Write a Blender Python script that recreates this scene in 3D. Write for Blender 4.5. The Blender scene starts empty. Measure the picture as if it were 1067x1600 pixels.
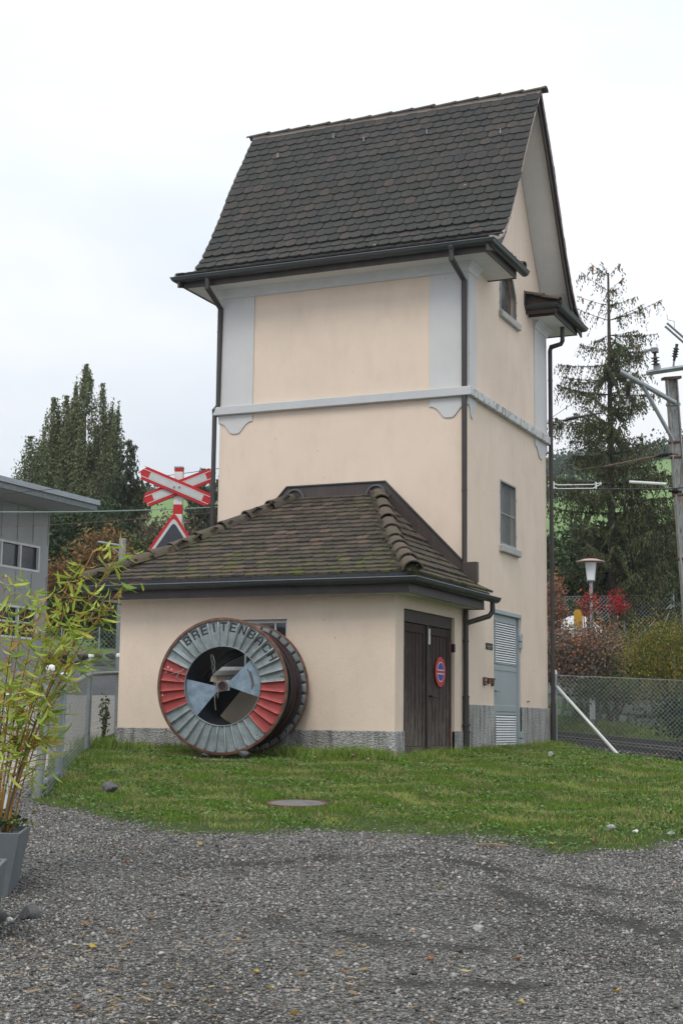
import bpy, bmesh, math, random
import numpy as np
from mathutils import Vector, Matrix
from mathutils.geometry import tessellate_polygon
random.seed(7); rng = np.random.default_rng(7)
S = bpy.context.scene
R = math.radians
# ------------------------------------------------------------------ camera, world, sun, exposure
CX, CY, CZ = 7.9029, -22.9909, 0.5639
YAW, PITCH, ROLL = R(23.8732), R(8.1097), R(0.6490)
cam = bpy.data.cameras.new('camera'); camo = bpy.data.objects.new('camera', cam); S.collection.objects.link(camo)
fw = Vector((-math.sin(YAW)*math.cos(PITCH), math.cos(YAW)*math.cos(PITCH), math.sin(PITCH)))
rt0 = Vector((math.cos(YAW), math.sin(YAW), 0)); up0 = rt0.cross(fw)
rt = rt0*math.cos(ROLL)+up0*math.sin(ROLL); up = up0*math.cos(ROLL)-rt0*math.sin(ROLL)
camo.matrix_world = Matrix(((rt.x, up.x, -fw.x, CX), (rt.y, up.y, -fw.y, CY), (rt.z, up.z, -fw.z, CZ), (0, 0, 0, 1)))
cam.sensor_fit = 'VERTICAL'; cam.sensor_height = 36.0; cam.sensor_width = 24.0; cam.lens = 2311.74/1600*36
cam.clip_end = 3000; cam.clip_start = 0.1
S.camera = camo
wd = bpy.data.worlds.new('World'); S.world = wd; wd.use_nodes = True
nt = wd.node_tree; nt.nodes.clear()
def wn(t): return nt.nodes.new(t)
out = wn('ShaderNodeOutputWorld'); sky = wn('ShaderNodeTexSky'); sky.sky_type = 'NISHITA'; sky.sun_disc = False
SUN_EL, SUN_AZ = R(52), R(170)
sky.sun_elevation = SUN_EL; sky.sun_rotation = SUN_AZ
b1 = wn('ShaderNodeBackground'); b1.inputs[1].default_value = 0.12; nt.links.new(sky.outputs[0], b1.inputs[0])
tc = wn('ShaderNodeTexCoord'); mp = wn('ShaderNodeMapping'); mp.inputs['Scale'].default_value = (1.0, 1.0, 2.6)
nt.links.new(tc.outputs['Generated'], mp.inputs[0])
nz = wn('ShaderNodeTexNoise'); nz.inputs['Scale'].default_value = 1.7; nz.inputs['Detail'].default_value = 5; nz.inputs['Roughness'].default_value = .5
nt.links.new(mp.outputs[0], nz.inputs[0])
cr = wn('ShaderNodeValToRGB'); cr.color_ramp.elements[0].position = .42; cr.color_ramp.elements[0].color = (.64, .70, .775, 1)
cr.color_ramp.elements[1].position = .64; cr.color_ramp.elements[1].color = (.90, .91, .93, 1)
nt.links.new(nz.outputs[0], cr.inputs[0])
sp = wn('ShaderNodeSeparateXYZ'); nt.links.new(tc.outputs['Generated'], sp.inputs[0])
mr = wn('ShaderNodeMapRange'); mr.inputs[1].default_value = 0; mr.inputs[2].default_value = 1; mr.inputs[3].default_value = .70; mr.inputs[4].default_value = 1.45
nt.links.new(sp.outputs[2], mr.inputs[0])
b2 = wn('ShaderNodeBackground'); nt.links.new(cr.outputs[0], b2.inputs[0]); nt.links.new(mr.outputs[0], b2.inputs[1])
mx = wn('ShaderNodeMixShader'); mx.inputs[0].default_value = .93
nt.links.new(b1.outputs[0], mx.inputs[1]); nt.links.new(b2.outputs[0], mx.inputs[2]); nt.links.new(mx.outputs[0], out.inputs[0])
sun = bpy.data.lights.new('sun', 'SUN'); sun.energy = 1.1; sun.angle = R(25); sun.color = (1, .96, .9)
suno = bpy.data.objects.new('sun', sun); S.collection.objects.link(suno)
sdir = Vector((math.sin(SUN_AZ)*math.cos(SUN_EL), math.cos(SUN_AZ)*math.cos(SUN_EL), math.sin(SUN_EL)))
suno.rotation_euler = sdir.to_track_quat('Z', 'Y').to_euler()
S.view_settings.view_transform = 'Standard'; S.view_settings.look = 'None'; S.view_settings.exposure = 0.5; S.view_settings.gamma = 1
S.view_settings.use_curve_mapping = False

# ------------------------------------------------------------------ helpers
A0, F0 = np.array([math.cos(YAW), math.sin(YAW)]), np.array([-math.sin(YAW), math.cos(YAW)])
def W(d, l, z=None):
    """site grid: d metres north-west of the visitor's spot, l metres to the right of that line"""
    x = CX+F0[0]*d+A0[0]*l; y = CY+F0[1]*d+A0[1]*l
    return (x, y) if z is None else (x, y, z)
def tag(o, label=None, cat=None, group=None, kind=None):
    if label: o['label'] = label
    if cat: o['category'] = cat
    if group: o['group'] = group
    if kind: o['kind'] = kind
    return o
def thing(name, loc, label, cat, group=None):
    o = bpy.data.objects.new(name, None); S.collection.objects.link(o); o.location = loc; o.empty_display_size = .2
    return tag(o, label, cat, group)
def wmat(o):
    m = Matrix.LocRotScale(o.location, o.rotation_euler, o.scale)
    if o.parent: m = wmat(o.parent) @ o.matrix_parent_inverse @ m
    return m
def attach(o, p):
    o.parent = p; o.matrix_parent_inverse = wmat(p).inverted()
class MB:
    def __init__(s): s.v = []; s.f = []; s.mi = []; s.m = 0
    def add(s, vs, fs):
        n = len(s.v); s.v += [tuple(v) for v in vs]
        for f in fs: s.f.append([i+n for i in f]); s.mi.append(s.m)
        return s
    def box(s, x0, x1, y0, y1, z0, z1, M=None):
        vs = [(x, y, z) for z in (z0, z1) for y in (y0, y1) for x in (x0, x1)]
        if M: vs = [M @ Vector(v) for v in vs]
        return s.add(vs, [(0, 2, 3, 1), (4, 5, 7, 6), (0, 1, 5, 4), (2, 6, 7, 3), (0, 4, 6, 2), (1, 3, 7, 5)])
    def bbox(s, x0, x1, y0, y1, z0, z1, b=.008, M=None):
        """box with chamfered edges"""
        cs = []
        for z, iz in ((z0, 1), (z1, -1)):
            for y, iy in ((y0, 1), (y1, -1)):
                for x, ix in ((x0, 1), (x1, -1)):
                    cs.append(((x+ix*b, y+iy*b, z), (x+ix*b, y, z+iz*b), (x, y+iy*b, z+iz*b)))
        bm = bmesh.new()
        vs = [bm.verts.new(p) for c in cs for p in c]
        r = bmesh.ops.convex_hull(bm, input=vs)
        bm.verts.index_update()
        V = [v.co.copy() for v in bm.verts]
        if M: V = [M @ v for v in V]
        Fs = [[v.index for v in f.verts] for f in bm.faces]; bm.free()
        return s.add(V, Fs)
    def tube(s, pts, r, n=8, cap=True):
        pts = [Vector(p) for p in pts]; rs = r if isinstance(r, (list, tuple)) else [r]*len(pts)
        base = len(s.v); ref = None
        for i, p in enumerate(pts):
            t = (pts[min(i+1, len(pts)-1)]-pts[max(i-1, 0)]).normalized()
            if ref is None: ref = Vector((0, 0, 1)) if abs(t.z) < .9 else Vector((1, 0, 0))
            a = (ref-t*ref.dot(t)).normalized(); b = t.cross(a); ref = a
            k = 1.0
            if 0 < i < len(pts)-1:
                c = (pts[i]-pts[i-1]).normalized().dot((pts[i+1]-pts[i]).normalized()); k = 1/max(.5, math.sqrt(max(.01, (1+c)/2)))
            for j in range(n):
                w = 2*math.pi*j/n; s.v.append(tuple(p+(a*math.cos(w)+b*math.sin(w))*rs[i]*(k if 1 else 1)))
        for i in range(len(pts)-1):
            for j in range(n):
                s.f.append([base+i*n+j, base+i*n+(j+1) % n, base+(i+1)*n+(j+1) % n, base+(i+1)*n+j]); s.mi.append(s.m)
        if cap:
            s.f.append([base+j for j in range(n)][::-1]); s.mi.append(s.m)
            s.f.append([base+(len(pts)-1)*n+j for j in range(n)]); s.mi.append(s.m)
        return s
    def lathe(s, prof, c, n=24, axis='z', M=None):
        """prof = [(r, h)] round a vertical axis at c"""
        vs = []; fs = []
        for r, h in prof:
            for j in range(n):
                w = 2*math.pi*j/n; v = Vector((r*math.cos(w), r*math.sin(w), h))
                if M: v = M @ v
                vs.append(Vector(c)+v)
        for i in range(len(prof)-1):
            for j in range(n): fs.append((i*n+j, i*n+(j+1) % n, (i+1)*n+(j+1) % n, (i+1)*n+j))
        return s.add(vs, fs)
    def prism(s, poly, fn, d0, d1):
        """poly 2D list, fn(a,b,d)->xyz, extruded between d0 and d1"""
        n = len(poly); vs = [fn(a, b, d0) for a, b in poly]+[fn(a, b, d1) for a, b in poly]
        tr = tessellate_polygon([[Vector((a, b, 0)) for a, b in poly]])
        fs = [tuple(t) for t in tr]+[tuple(i+n for i in t)[::-1] for t in tr]+[(i, (i+1) % n, n+(i+1) % n, n+i) for i in range(n)]
        return s.add(vs, fs)
    def panel(s, outer, holes, fn, dep):
        """flat wall with openings; reveals go in by dep"""
        loops = [outer]+holes; flat = [p for l in loops for p in l]
        tr = tessellate_polygon([[Vector((a, b, 0)) for a, b in l] for l in loops])
        s.add([fn(a, b, 0) for a, b in flat], [tuple(t) for t in tr])
        for h in holes:
            n = len(h); s.add([fn(a, b, 0) for a, b in h]+[fn(a, b, dep) for a, b in h], [(i, (i+1) % n, n+(i+1) % n, n+i) for i in range(n)])
        return s
    def sweep(s, path, prof, caps=True):
        """path plan points with outward side on the right of travel; prof closed list (offset, z)"""
        P = [Vector((p[0], p[1])) for p in path]; n = len(prof); base = len(s.v)
        for i, p in enumerate(P):
            def nr(a, b): t = (b-a).normalized(); return Vector((t.y, -t.x))
            if i == 0: m = nr(P[0], P[1])
            elif i == len(P)-1: m = nr(P[-2], P[-1])
            else:
                a, b = nr(P[i-1], P[i]), nr(P[i], P[i+1]); m = (a+b)/(1+a.dot(b))
            for o, z in prof: s.v.append((p.x+m.x*o, p.y+m.y*o, z))
        for i in range(len(P)-1):
            for j in range(n):
                s.f.append([base+i*n+j, base+i*n+(j+1) % n, base+(i+1)*n+(j+1) % n, base+(i+1)*n+j]); s.mi.append(s.m)
        if caps:
            s.f.append([base+j for j in range(n)]); s.mi.append(s.m); s.f.append([base+(len(P)-1)*n+j for j in range(n)][::-1]); s.mi.append(s.m)
        return s
    def build(s, name, mat, parent=None, smooth=False, fix=True, auto=None):
        me = bpy.data.meshes.new(name); me.from_pydata(s.v, [], s.f)
        for m in (mat if isinstance(mat, (list, tuple)) else [mat]): me.materials.append(m)
        if any(s.mi): me.polygons.foreach_set('material_index', s.mi)
        if fix:
            bm = bmesh.new(); bm.from_mesh(me); bmesh.ops.recalc_face_normals(bm, faces=bm.faces); bm.to_mesh(me); bm.free()
        if smooth or auto: me.shade_smooth()
        if auto:
            me.set_sharp_from_angle(angle=R(auto))
        me.update()
        o = bpy.data.objects.new(name, me); S.collection.objects.link(o)
        if parent: attach(o, parent)
        return o
def npmesh(name, V, Fq, mat, parent=None, rnd=None, smooth=False):
    """V (N,3), Fq (M,k) numpy"""
    me = bpy.data.meshes.new(name); k = Fq.shape[1]
    me.vertices.add(len(V)); me.vertices.foreach_set('co', V.astype(np.float32).ravel())
    me.loops.add(Fq.size); me.loops.foreach_set('vertex_index', Fq.astype(np.int32).ravel())
    me.polygons.add(len(Fq)); me.polygons.foreach_set('loop_start', np.arange(0, Fq.size, k, dtype=np.int32))
    me.update(calc_edges=True)
    if rnd is not None:
        a = me.attributes.new('rnd', 'FLOAT', 'POINT'); a.data.foreach_set('value', rnd.astype(np.float32))
    for m in (mat if isinstance(mat, (list, tuple)) else [mat]): me.materials.append(m)
    me.polygons.foreach_set('use_smooth', np.full(len(Fq), smooth))
    o = bpy.data.objects.new(name, me); S.collection.objects.link(o)
    if parent: attach(o, parent)
    return o
def copy_tree(o, parent=None, M=None):
    c = o.copy(); S.collection.objects.link(c)
    if parent: c.parent = parent
    for ch in list(o.children): copy_tree(ch, c)
    return c

# ------------------------------------------------------------------ materials
class Mt:
    def __init__(s, name):
        s.m = bpy.data.materials.new(name); s.m.use_nodes = True; s.t = s.m.node_tree; s.p = s.t.nodes['Principled BSDF']
        s.tc = s.t.nodes.new('ShaderNodeTexCoord'); s.vec = s.tc.outputs['Object']
    def n(s, t, **k):
        x = s.t.nodes.new(t)
        for a, b in k.items(): setattr(x, a, b)
        return x
    def l(s, a, b): s.t.links.new(a, b)
    def noise(s, scale, detail=4, rough=.55, vscale=None, dist=0):
        x = s.n('ShaderNodeTexNoise'); x.inputs['Scale'].default_value = scale; x.inputs['Detail'].default_value = detail; x.inputs['Roughness'].default_value = rough; x.inputs['Distortion'].default_value = dist
        v = s.vec
        if vscale:
            mp = s.n('ShaderNodeMapping'); mp.inputs['Scale'].default_value = vscale; s.l(v, mp.inputs[0]); v = mp.outputs[0]
        s.l(v, x.inputs['Vector']); return x.outputs[0]
    def ramp(s, f, stops):
        x = s.n('ShaderNodeValToRGB'); e = x.color_ramp.elements
        while len(e) < len(stops): e.new(.5)
        for i, (p, c) in enumerate(stops):
            e[i].position = p; e[i].color = (c, c, c, 1) if isinstance(c, (int, float)) else (*c, 1)
        s.l(f, x.inputs[0]); return x.outputs[0]
    def mix(s, f, a, b, mode='MIX'):
        x = s.n('ShaderNodeMix', data_type='RGBA', blend_type=mode)
        for i, v in ((0, f), (6, a), (7, b)):
            if hasattr(v, 'is_output') or isinstance(v, bpy.types.NodeSocket): s.l(v, x.inputs[i])
            else: x.inputs[i].default_value = v if i == 0 else (*v, 1)
        return x.outputs[2]
    def math(s, op, a, b=0, c=0):
        x = s.n('ShaderNodeMath', operation=op)
        for i, v in enumerate((a, b, c)):
            if isinstance(v, bpy.types.NodeSocket): s.l(v, x.inputs[i])
            else: x.inputs[i].default_value = v
        return x.outputs[0]
    def col(s, c):
        if isinstance(c, bpy.types.NodeSocket): s.l(c, s.p.inputs['Base Color'])
        else: s.p.inputs['Base Color'].default_value = (*c, 1)
    def set(s, rough=None, metal=None, spec=None):
        if rough is not None:
            if isinstance(rough, bpy.types.NodeSocket): s.l(rough, s.p.inputs['Roughness'])
            else: s.p.inputs['Roughness'].default_value = rough
        if metal is not None: s.p.inputs['Metallic'].default_value = metal
        if spec is not None: s.p.inputs['Specular IOR Level'].default_value = spec
    def bump(s, h, strength=.3, dist=.01):
        x = s.n('ShaderNodeBump'); x.inputs['Strength'].default_value = strength; x.inputs['Distance'].default_value = dist
        s.l(h, x.inputs['Height']); s.l(x.outputs[0], s.p.inputs['Normal'])
    def rnd(s):
        """random per piece: object random + per-vertex attribute 'rnd'"""
        a = s.n('ShaderNodeAttribute'); a.attribute_name = 'rnd'; o = s.n('ShaderNodeObjectInfo')
        return s.math('FRACT', s.math('ADD', a.outputs['Fac'], o.outputs['Random']))
    def att(s, nm='rnd'):
        a = s.n('ShaderNodeAttribute'); a.attribute_name = nm; return a.outputs['Fac']
def plain(name, c, rough=.6, metal=0, var=.12, scale=8, bump=0, vscale=None, spec=.4):
    m = Mt(name); f = m.noise(scale, 5, .6, vscale)
    lo = tuple(x*(1-var) for x in c); hi = tuple(min(1, x*(1+var)) for x in c)
    m.col(m.ramp(f, [(.3, lo), (.7, hi)])); m.set(rough, metal, spec)
    if bump: m.bump(m.noise(scale*6, 3), bump, .01)
    return m.m
def leafmat(name, stops, trans=.25, rough=.6):
    m = Mt(name); r = m.rnd(); c = m.ramp(r, stops); m.col(c); m.set(rough, 0, .25)
    tr = m.n('ShaderNodeBsdfTranslucent'); m.l(c, tr.inputs[0])
    ms = m.n('ShaderNodeMixShader'); ms.inputs[0].default_value = trans
    m.l(m.p.outputs[0], ms.inputs[1]); m.l(tr.outputs[0], ms.inputs[2]); m.l(ms.outputs[0], m.t.nodes['Material Output'].inputs[0])
    return m.m
# stucco
def stucco(name, c, stain=(.40, .33, .25)):
    m = Mt(name); a = m.noise(.9, 6, .6); b = m.noise(90, 3, .7); s = m.noise(2.2, 7, .72, (1.2, 1.2, .5))
    base = m.ramp(a, [(.3, tuple(x*.94 for x in c)), (.7, tuple(x*1.04 for x in c))])
    k = m.ramp(s, [(.48, 0.0), (.76, .20)]); c1 = m.mix(k, base, stain)
    sp_ = m.noise(7.5, 2, .5); k2 = m.ramp(sp_, [(.735, 0.), (.77, .45)]); c2 = m.mix(k2, c1, (.28, .23, .18))
    g = m.ramp(b, [(.3, .93), (.7, 1.05)]); m.col(m.mix(1.0, c2, g, 'MULTIPLY')); m.set(.92, 0, .2)
    m.bump(b, .55, .012); return m.m
M_wall = stucco('cream_stucco', (.74, .605, .49))
M_trim = stucco('pale_grey_stucco', (.585, .58, .57), (.43, .42, .40))
M_cove = plain('pale_grey_cornice', (.56, .565, .56), .8, 0, .06, 4)
M_whitesoffit = plain('white_soffit_paint', (.62, .62, .60), .8, 0, .05, 3)
def roughcast():
    m = Mt('roughcast_plinth'); v = m.n('ShaderNodeTexVoronoi'); v.inputs['Scale'].default_value = 38; m.l(m.vec, v.inputs['Vector'])
    b = m.noise(55, 4, .7); s = m.noise(4, 6, .7, (2.2, 2.2, .35)); gr = m.ramp(m.noise(1.1, 4, .6), [(.35, (.42, .41, .39)), (.65, (.56, .555, .54))])
    c = m.mix(m.ramp(s, [(.46, 0.), (.66, .8)]), gr, (.13, .125, .105)); c = m.mix(1., c, m.ramp(b, [(.35, .7), (.65, 1.15)]), 'MULTIPLY')
    m.col(c); m.set(.95, 0, .2); m.bump(m.math('ADD', v.outputs[0], b), 1.0, .03); return m.m
M_plinth = roughcast()
def band():
    m = Mt('painted_stone_band'); s = m.noise(9, 6, .75, (1, 1, .5)); c = m.mix(m.ramp(s, [(.50, 0.), (.60, .75)]), m.ramp(m.noise(2), [(.3, (.50, .50, .49)), (.7, (.58, .58, .57))]), (.12, .12, .09))
    m.col(c); m.set(.85); m.bump(m.noise(60), .3, .005); return m.m
M_band = band(); M_bandclean = stucco('pale_grey_stone', (.53, .54, .54), (.38, .38, .36))
def tilem(name, stops, moss=0):
    m = Mt(name); r = m.rnd(); c = m.ramp(r, stops)
    # drag streaks along the tile in its own space, plus lichen specks
    g = m.noise(22, 4, .7, (1, .25, 1)); c = m.mix(1., c, m.ramp(g, [(.3, .72), (.7, 1.22)]), 'MULTIPLY')
    ge = m.n('ShaderNodeNewGeometry')
    x = m.n('ShaderNodeTexNoise'); x.inputs['Scale'].default_value = 6.; x.inputs['Detail'].default_value = 6; m.l(ge.outputs['Position'], x.inputs['Vector'])
    c = m.mix(m.ramp(x.outputs[0], [(.72, 0.), (.75, .6)]), c, (.30, .30, .27))
    if moss:
        y = m.n('ShaderNodeTexNoise'); y.inputs['Scale'].default_value = 4.2; y.inputs['Detail'].default_value = 8; y.inputs['Roughness'].default_value = .72; m.l(ge.outputs['Position'], y.inputs['Vector'])
        s = m.n('ShaderNodeSeparateXYZ'); m.l(ge.outputs['Position'], s.inputs[0])
        low = m.n('ShaderNodeMapRange'); m.l(s.outputs[2], low.inputs[0]); low.inputs[1].default_value = 4.2; low.inputs[2].default_value = 2.8; low.inputs[3].default_value = -.1; low.inputs[4].default_value = .045
        f = m.math('ADD', y.outputs[0], low.outputs[0]); c = m.mix(m.ramp(f, [(.585, 0.), (.635, .9)]), c, (.10, .115, .014))
        y2 = m.n('ShaderNodeTexNoise'); y2.inputs['Scale'].default_value = 1.3; m.l(ge.outputs['Position'], y2.inputs['Vector'])
        c = m.mix(m.ramp(y2.outputs[0], [(.4, 0.), (.7, .45)]), c, (.07, .072, .035))
    m.col(c); m.set(.85, 0, .25); m.bump(g, .4, .01); return m.m
M_tile = tilem('dark_clay_tile', [(0, (.040, .040, .038)), (.6, (.049, .047, .043)), (.9, (.057, .052, .046)), (1, (.070, .057, .049))])
M_tileA = tilem('mossy_clay_tile', [(0, (.046, .040, .034)), (.4, (.070, .057, .046)), (.8, (.092, .070, .055)), (1, (.13, .088, .066))], 1)
M_ridge = tilem('weathered_ridge_tile', [(0, (.075, .062, .05)), (1, (.12, .09, .07))], 1)
M_under = plain('roof_underlay', (.03, .028, .025), .9)
M_fascia = plain('brown_fascia_paint', (.055, .042, .038), .55, 0, .2, 4)
def zinc(name, c, rough=.45):
    m = Mt(name); s = m.noise(5, 5, .7, (6, 6, .25)); b = m.noise(1.4, 3)
    m.col(m.mix(m.ramp(s, [(.45, 0.), (.75, .4)]), m.ramp(b, [(.3, tuple(x*.85 for x in c)), (.7, tuple(x*1.15 for x in c))]), tuple(x*1.9 for x in c)))
    m.set(rough, .35, .5); return m.m
M_gutter = zinc('dark_green_grey_gutter', (.045, .05, .048)); M_pipe = zinc('brown_copper_pipe', (.05, .044, .041), .55)
M_flash = zinc('brown_sheet_flashing', (.062, .048, .043), .5); M_apron = zinc('streaked_zinc_apron', (.10, .105, .115), .5)
M_mortar = plain('pinkish_mortar', (.36, .30, .27), .9, 0, .25, 14, .4)
M_galv = plain('galvanised_steel', (.30, .33, .34), .45, .55, .15, 10)
M_galvd = plain('dull_galvanised_steel', (.20, .22, .225), .5, .5, .2, 10)
M_glassu = plain('grey_brown_screened_glass', (.085, .08, .07), .25, 0, .4, 2.5, 0, None, .6)
M_glass = plain('dark_window_glass', (.035, .04, .045), .12, 0, .3, 2, 0, None, .8)
M_dark = plain('dark_interior', (.015, .015, .015), .9)
M_frameg = plain('grey_metal_frame', (.25, .27, .28), .5, .2, .12, 6)
M_framew = plain('white_window_frame', (.62, .63, .63), .6, 0, .08, 6)
M_doorg = plain('pale_blue_grey_door_paint', (.31, .35, .37), .45, .1, .05, 2)
M_cover = plain('worn_grey_iron_concrete', (.13, .12, .11), .8, 0, .35, 9, .4)
M_sill = stucco('stained_concrete_sill', (.42, .41, .39), (.12, .11, .09))
def wood():
    m = Mt('weathered_brown_boards'); g = m.noise(9, 7, .75, (14, 14, .35)); w = m.noise(16, 6, .8, (5, 5, .16)); z = m.n('ShaderNodeSeparateXYZ'); m.l(m.vec, z.inputs[0])
    low = m.n('ShaderNodeMapRange'); m.l(z.outputs[2], low.inputs[0]); low.inputs[1].default_value = 2.2; low.inputs[2].default_value = .1; low.inputs[3].default_value = -.12; low.inputs[4].default_value = .05
    c = m.ramp(g, [(.3, (.022, .014, .012)), (.7, (.068, .042, .034))]); f = m.math('ADD', w, low.outputs[0])
    m.col(m.mix(m.ramp(f, [(.50, 0.), (.58, .65)]), c, (.25, .225, .20))); m.set(.8, 0, .25); m.bump(g, .5, .008); return m.m
M_wood = wood(); M_woodframe = plain('dark_brown_frame_paint', (.04, .025, .02), .6, 0, .3, 5)
M_rust = plain('rusted_steel', (.13, .065, .045), .75, .2, .5, 12, .3)
def drumgrey():
    m = Mt('galvanised_drum_steel'); a = m.noise(7, 6, .7); b = m.noise(26, 5, .8)
    c = m.ramp(a, [(.3, (.16, .19, .195)), (.7, (.29, .33, .34))]); c = m.mix(m.ramp(b, [(.66, 0.), (.74, .5)]), c, (.42, .45, .46))
    c = m.mix(m.ramp(m.noise(3.1, 7, .75), [(.5, 0.), (.72, .55)]), c, (.085, .075, .06))
    m.col(c); m.set(.5, .35, .45); return m.m
M_drum = drumgrey(); M_rib = plain('painted_rib_highlight', (.40, .43, .43), .4, .35, .25, 14); M_drumred = plain('faded_red_drum_paint', (.29, .045, .042), .5, 0, .18, 9)  # M_rib: bright highlight of the rib tops put into the colour
M_plate = plain('scuffed_blue_grey_plate', (.20, .26, .32), .5, .3, .3, 9)
M_black = plain('black_paint_and_shade', (.012, .013, .014), .6); M_blackrub = plain('black_cable_sheath', (.014, .014, .016), .42, 0, .3, 20)
M_redrub = plain('dark_red_cable_stripe', (.07, .010, .012), .5)
M_red = plain('signal_red', (.46, .012, .018), .45, 0, .1, 6); M_white = plain('off_white_paint', (.66, .66, .64), .5, 0, .1, 6)
M_blue = plain('traffic_sign_blue', (.012, .035, .30), .4, 0, .05, 4); M_signwhite = plain('reflective_grey_white', (.50, .52, .52), .5, 0, .08, 8)
M_signback = plain('dark_slate_signal_panel', (.035, .042, .055), .5)
M_twine = plain('pale_twine', (.27, .26, .23), .8)

# ------------------------------------------------------------------ terrain
XR = [0, 7, 10.5, 14, 16.5, 18.5, 20.5, 22, 25, 29]; YR = [-1.35, -.95, -.7, -.46, -.3, -.14, 0, .07, .1, .17]
XL = [0, 7, 10.5, 14, 16.5, 18.5, 20.5, 22, 25, 29, 36, 50, 51, 60, 75, 100, 330, 420, 700]; YL = [-1.35, -.95, -.7, -.46, -.3, -.14, .02, .1, .22, .5, 1.15, 2.2, 2.9, 4.3, 6.3, 9, 48, 62, 68]
T0 = np.array([2.287, 6.078]); TT = np.array([-.47391, .88057]); TN = np.array([.88057, .47391])
def sstep(x): x = np.clip(x, 0, 1); return x*x*(3-2*x)
def G(x, y):
    x = np.asarray(x, float); y = np.asarray(y, float)
    dx, dy = x-CX, y-CY; d = dx*F0[0]+dy*F0[1]; l = dx*A0[0]+dy*A0[1]
    s = (x-T0[0])*TN[0]+(y-T0[1])*TN[1]; t = (x-T0[0])*TT[0]+(y-T0[1])*TT[1]; tt = np.clip(t, -15, 60)
    front = np.interp(d, XR, YR)-.04*np.clip(l-4, 0, 8)*sstep((d-14)/8)
    zt = .094+.0133*tt-.16
    k = sstep((s-2.)/1.2)
    bank = zt+k*(.22+.016*tt)
    top = .95+.045*tt+.10*np.clip(s-3.6, 0, 8)+.09*np.clip(s-11, 0, 60)+.17*np.clip(s-60, 0, 400)+.172*np.clip(t-45, 0, 340)
    kk = sstep((s-3.30)/.12)
    back = bank*(1-kk)+top*kk
    ws = sstep((s+2.6)/2.0)
    right = front*(1-ws)+back*ws
    left = np.interp(d, XL, YL)
    w = sstep((l+3)/4)
    h = left*(1-w)+right*w
    h = h+.02*np.sin(x*1.7+y*.9)*np.sin(y*1.3-x*.6)*np.clip((d-5)/5, 0, 1)*(d < 30)
    return h
def g(x, y): return float(G(x, y))
BL = [-9, -6, -3.8, -3.28, -2.43, -1.71, -1.1, -.17, .56, 1.3, 2.04, 2.65, 3.18, 4.2, 7]
BD = [30, 19.5, 16.92, 16.13, 15.13, 14.02, 13.7, 14.23, 14.2, 13.77, 12.97, 13.27, 13.91, 15.0, 16.5]
def lawn_amount(x, y):
    """>0 on the lawn, metres past the gravel edge"""
    dx, dy = x-CX, y-CY; d = dx*F0[0]+dy*F0[1]; l = dx*A0[0]+dy*A0[1]
    a = d-np.interp(l, BL, BD)
    return np.where(l < -3.4-.13*np.clip(d-16.5, 0, 4), -1, a)
RUTS = [[(12.9, .66), (12.2, 1.2), (11.5, 1.75), (10.6, 2.5), (9.8, 3.3)], [(11.3, 1.15), (10.4, 1.6), (9.5, 2.2), (8.8, 2.9)], [(9.9, -.4), (9.5, .25), (9.3, .9)], [(12.2, -1.1), (12.5, -.3), (12.6, .4)], [(8.4, .4), (8.3, 1.1)]]
def rut_amount(x, y):
    dx, dy = x-CX, y-CY; d = dx*F0[0]+dy*F0[1]; l = dx*A0[0]+dy*A0[1]; best = np.full(np.shape(d), 9.)
    for c in RUTS:
        for (d0, l0), (d1, l1) in zip(c[:-1], c[1:]):
            vd, vl = d1-d0, l1-l0; t = np.clip(((d-d0)*vd+(l-l0)*vl)/(vd*vd+vl*vl), 0, 1); best = np.minimum(best, np.hypot(d-d0-vd*t, l-l0-vl*t))
    best = best+.05*np.sin(x*9+y*5)+.04*np.sin(y*17-x*8)
    return np.clip(1-best/.20, 0, 1)
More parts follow.
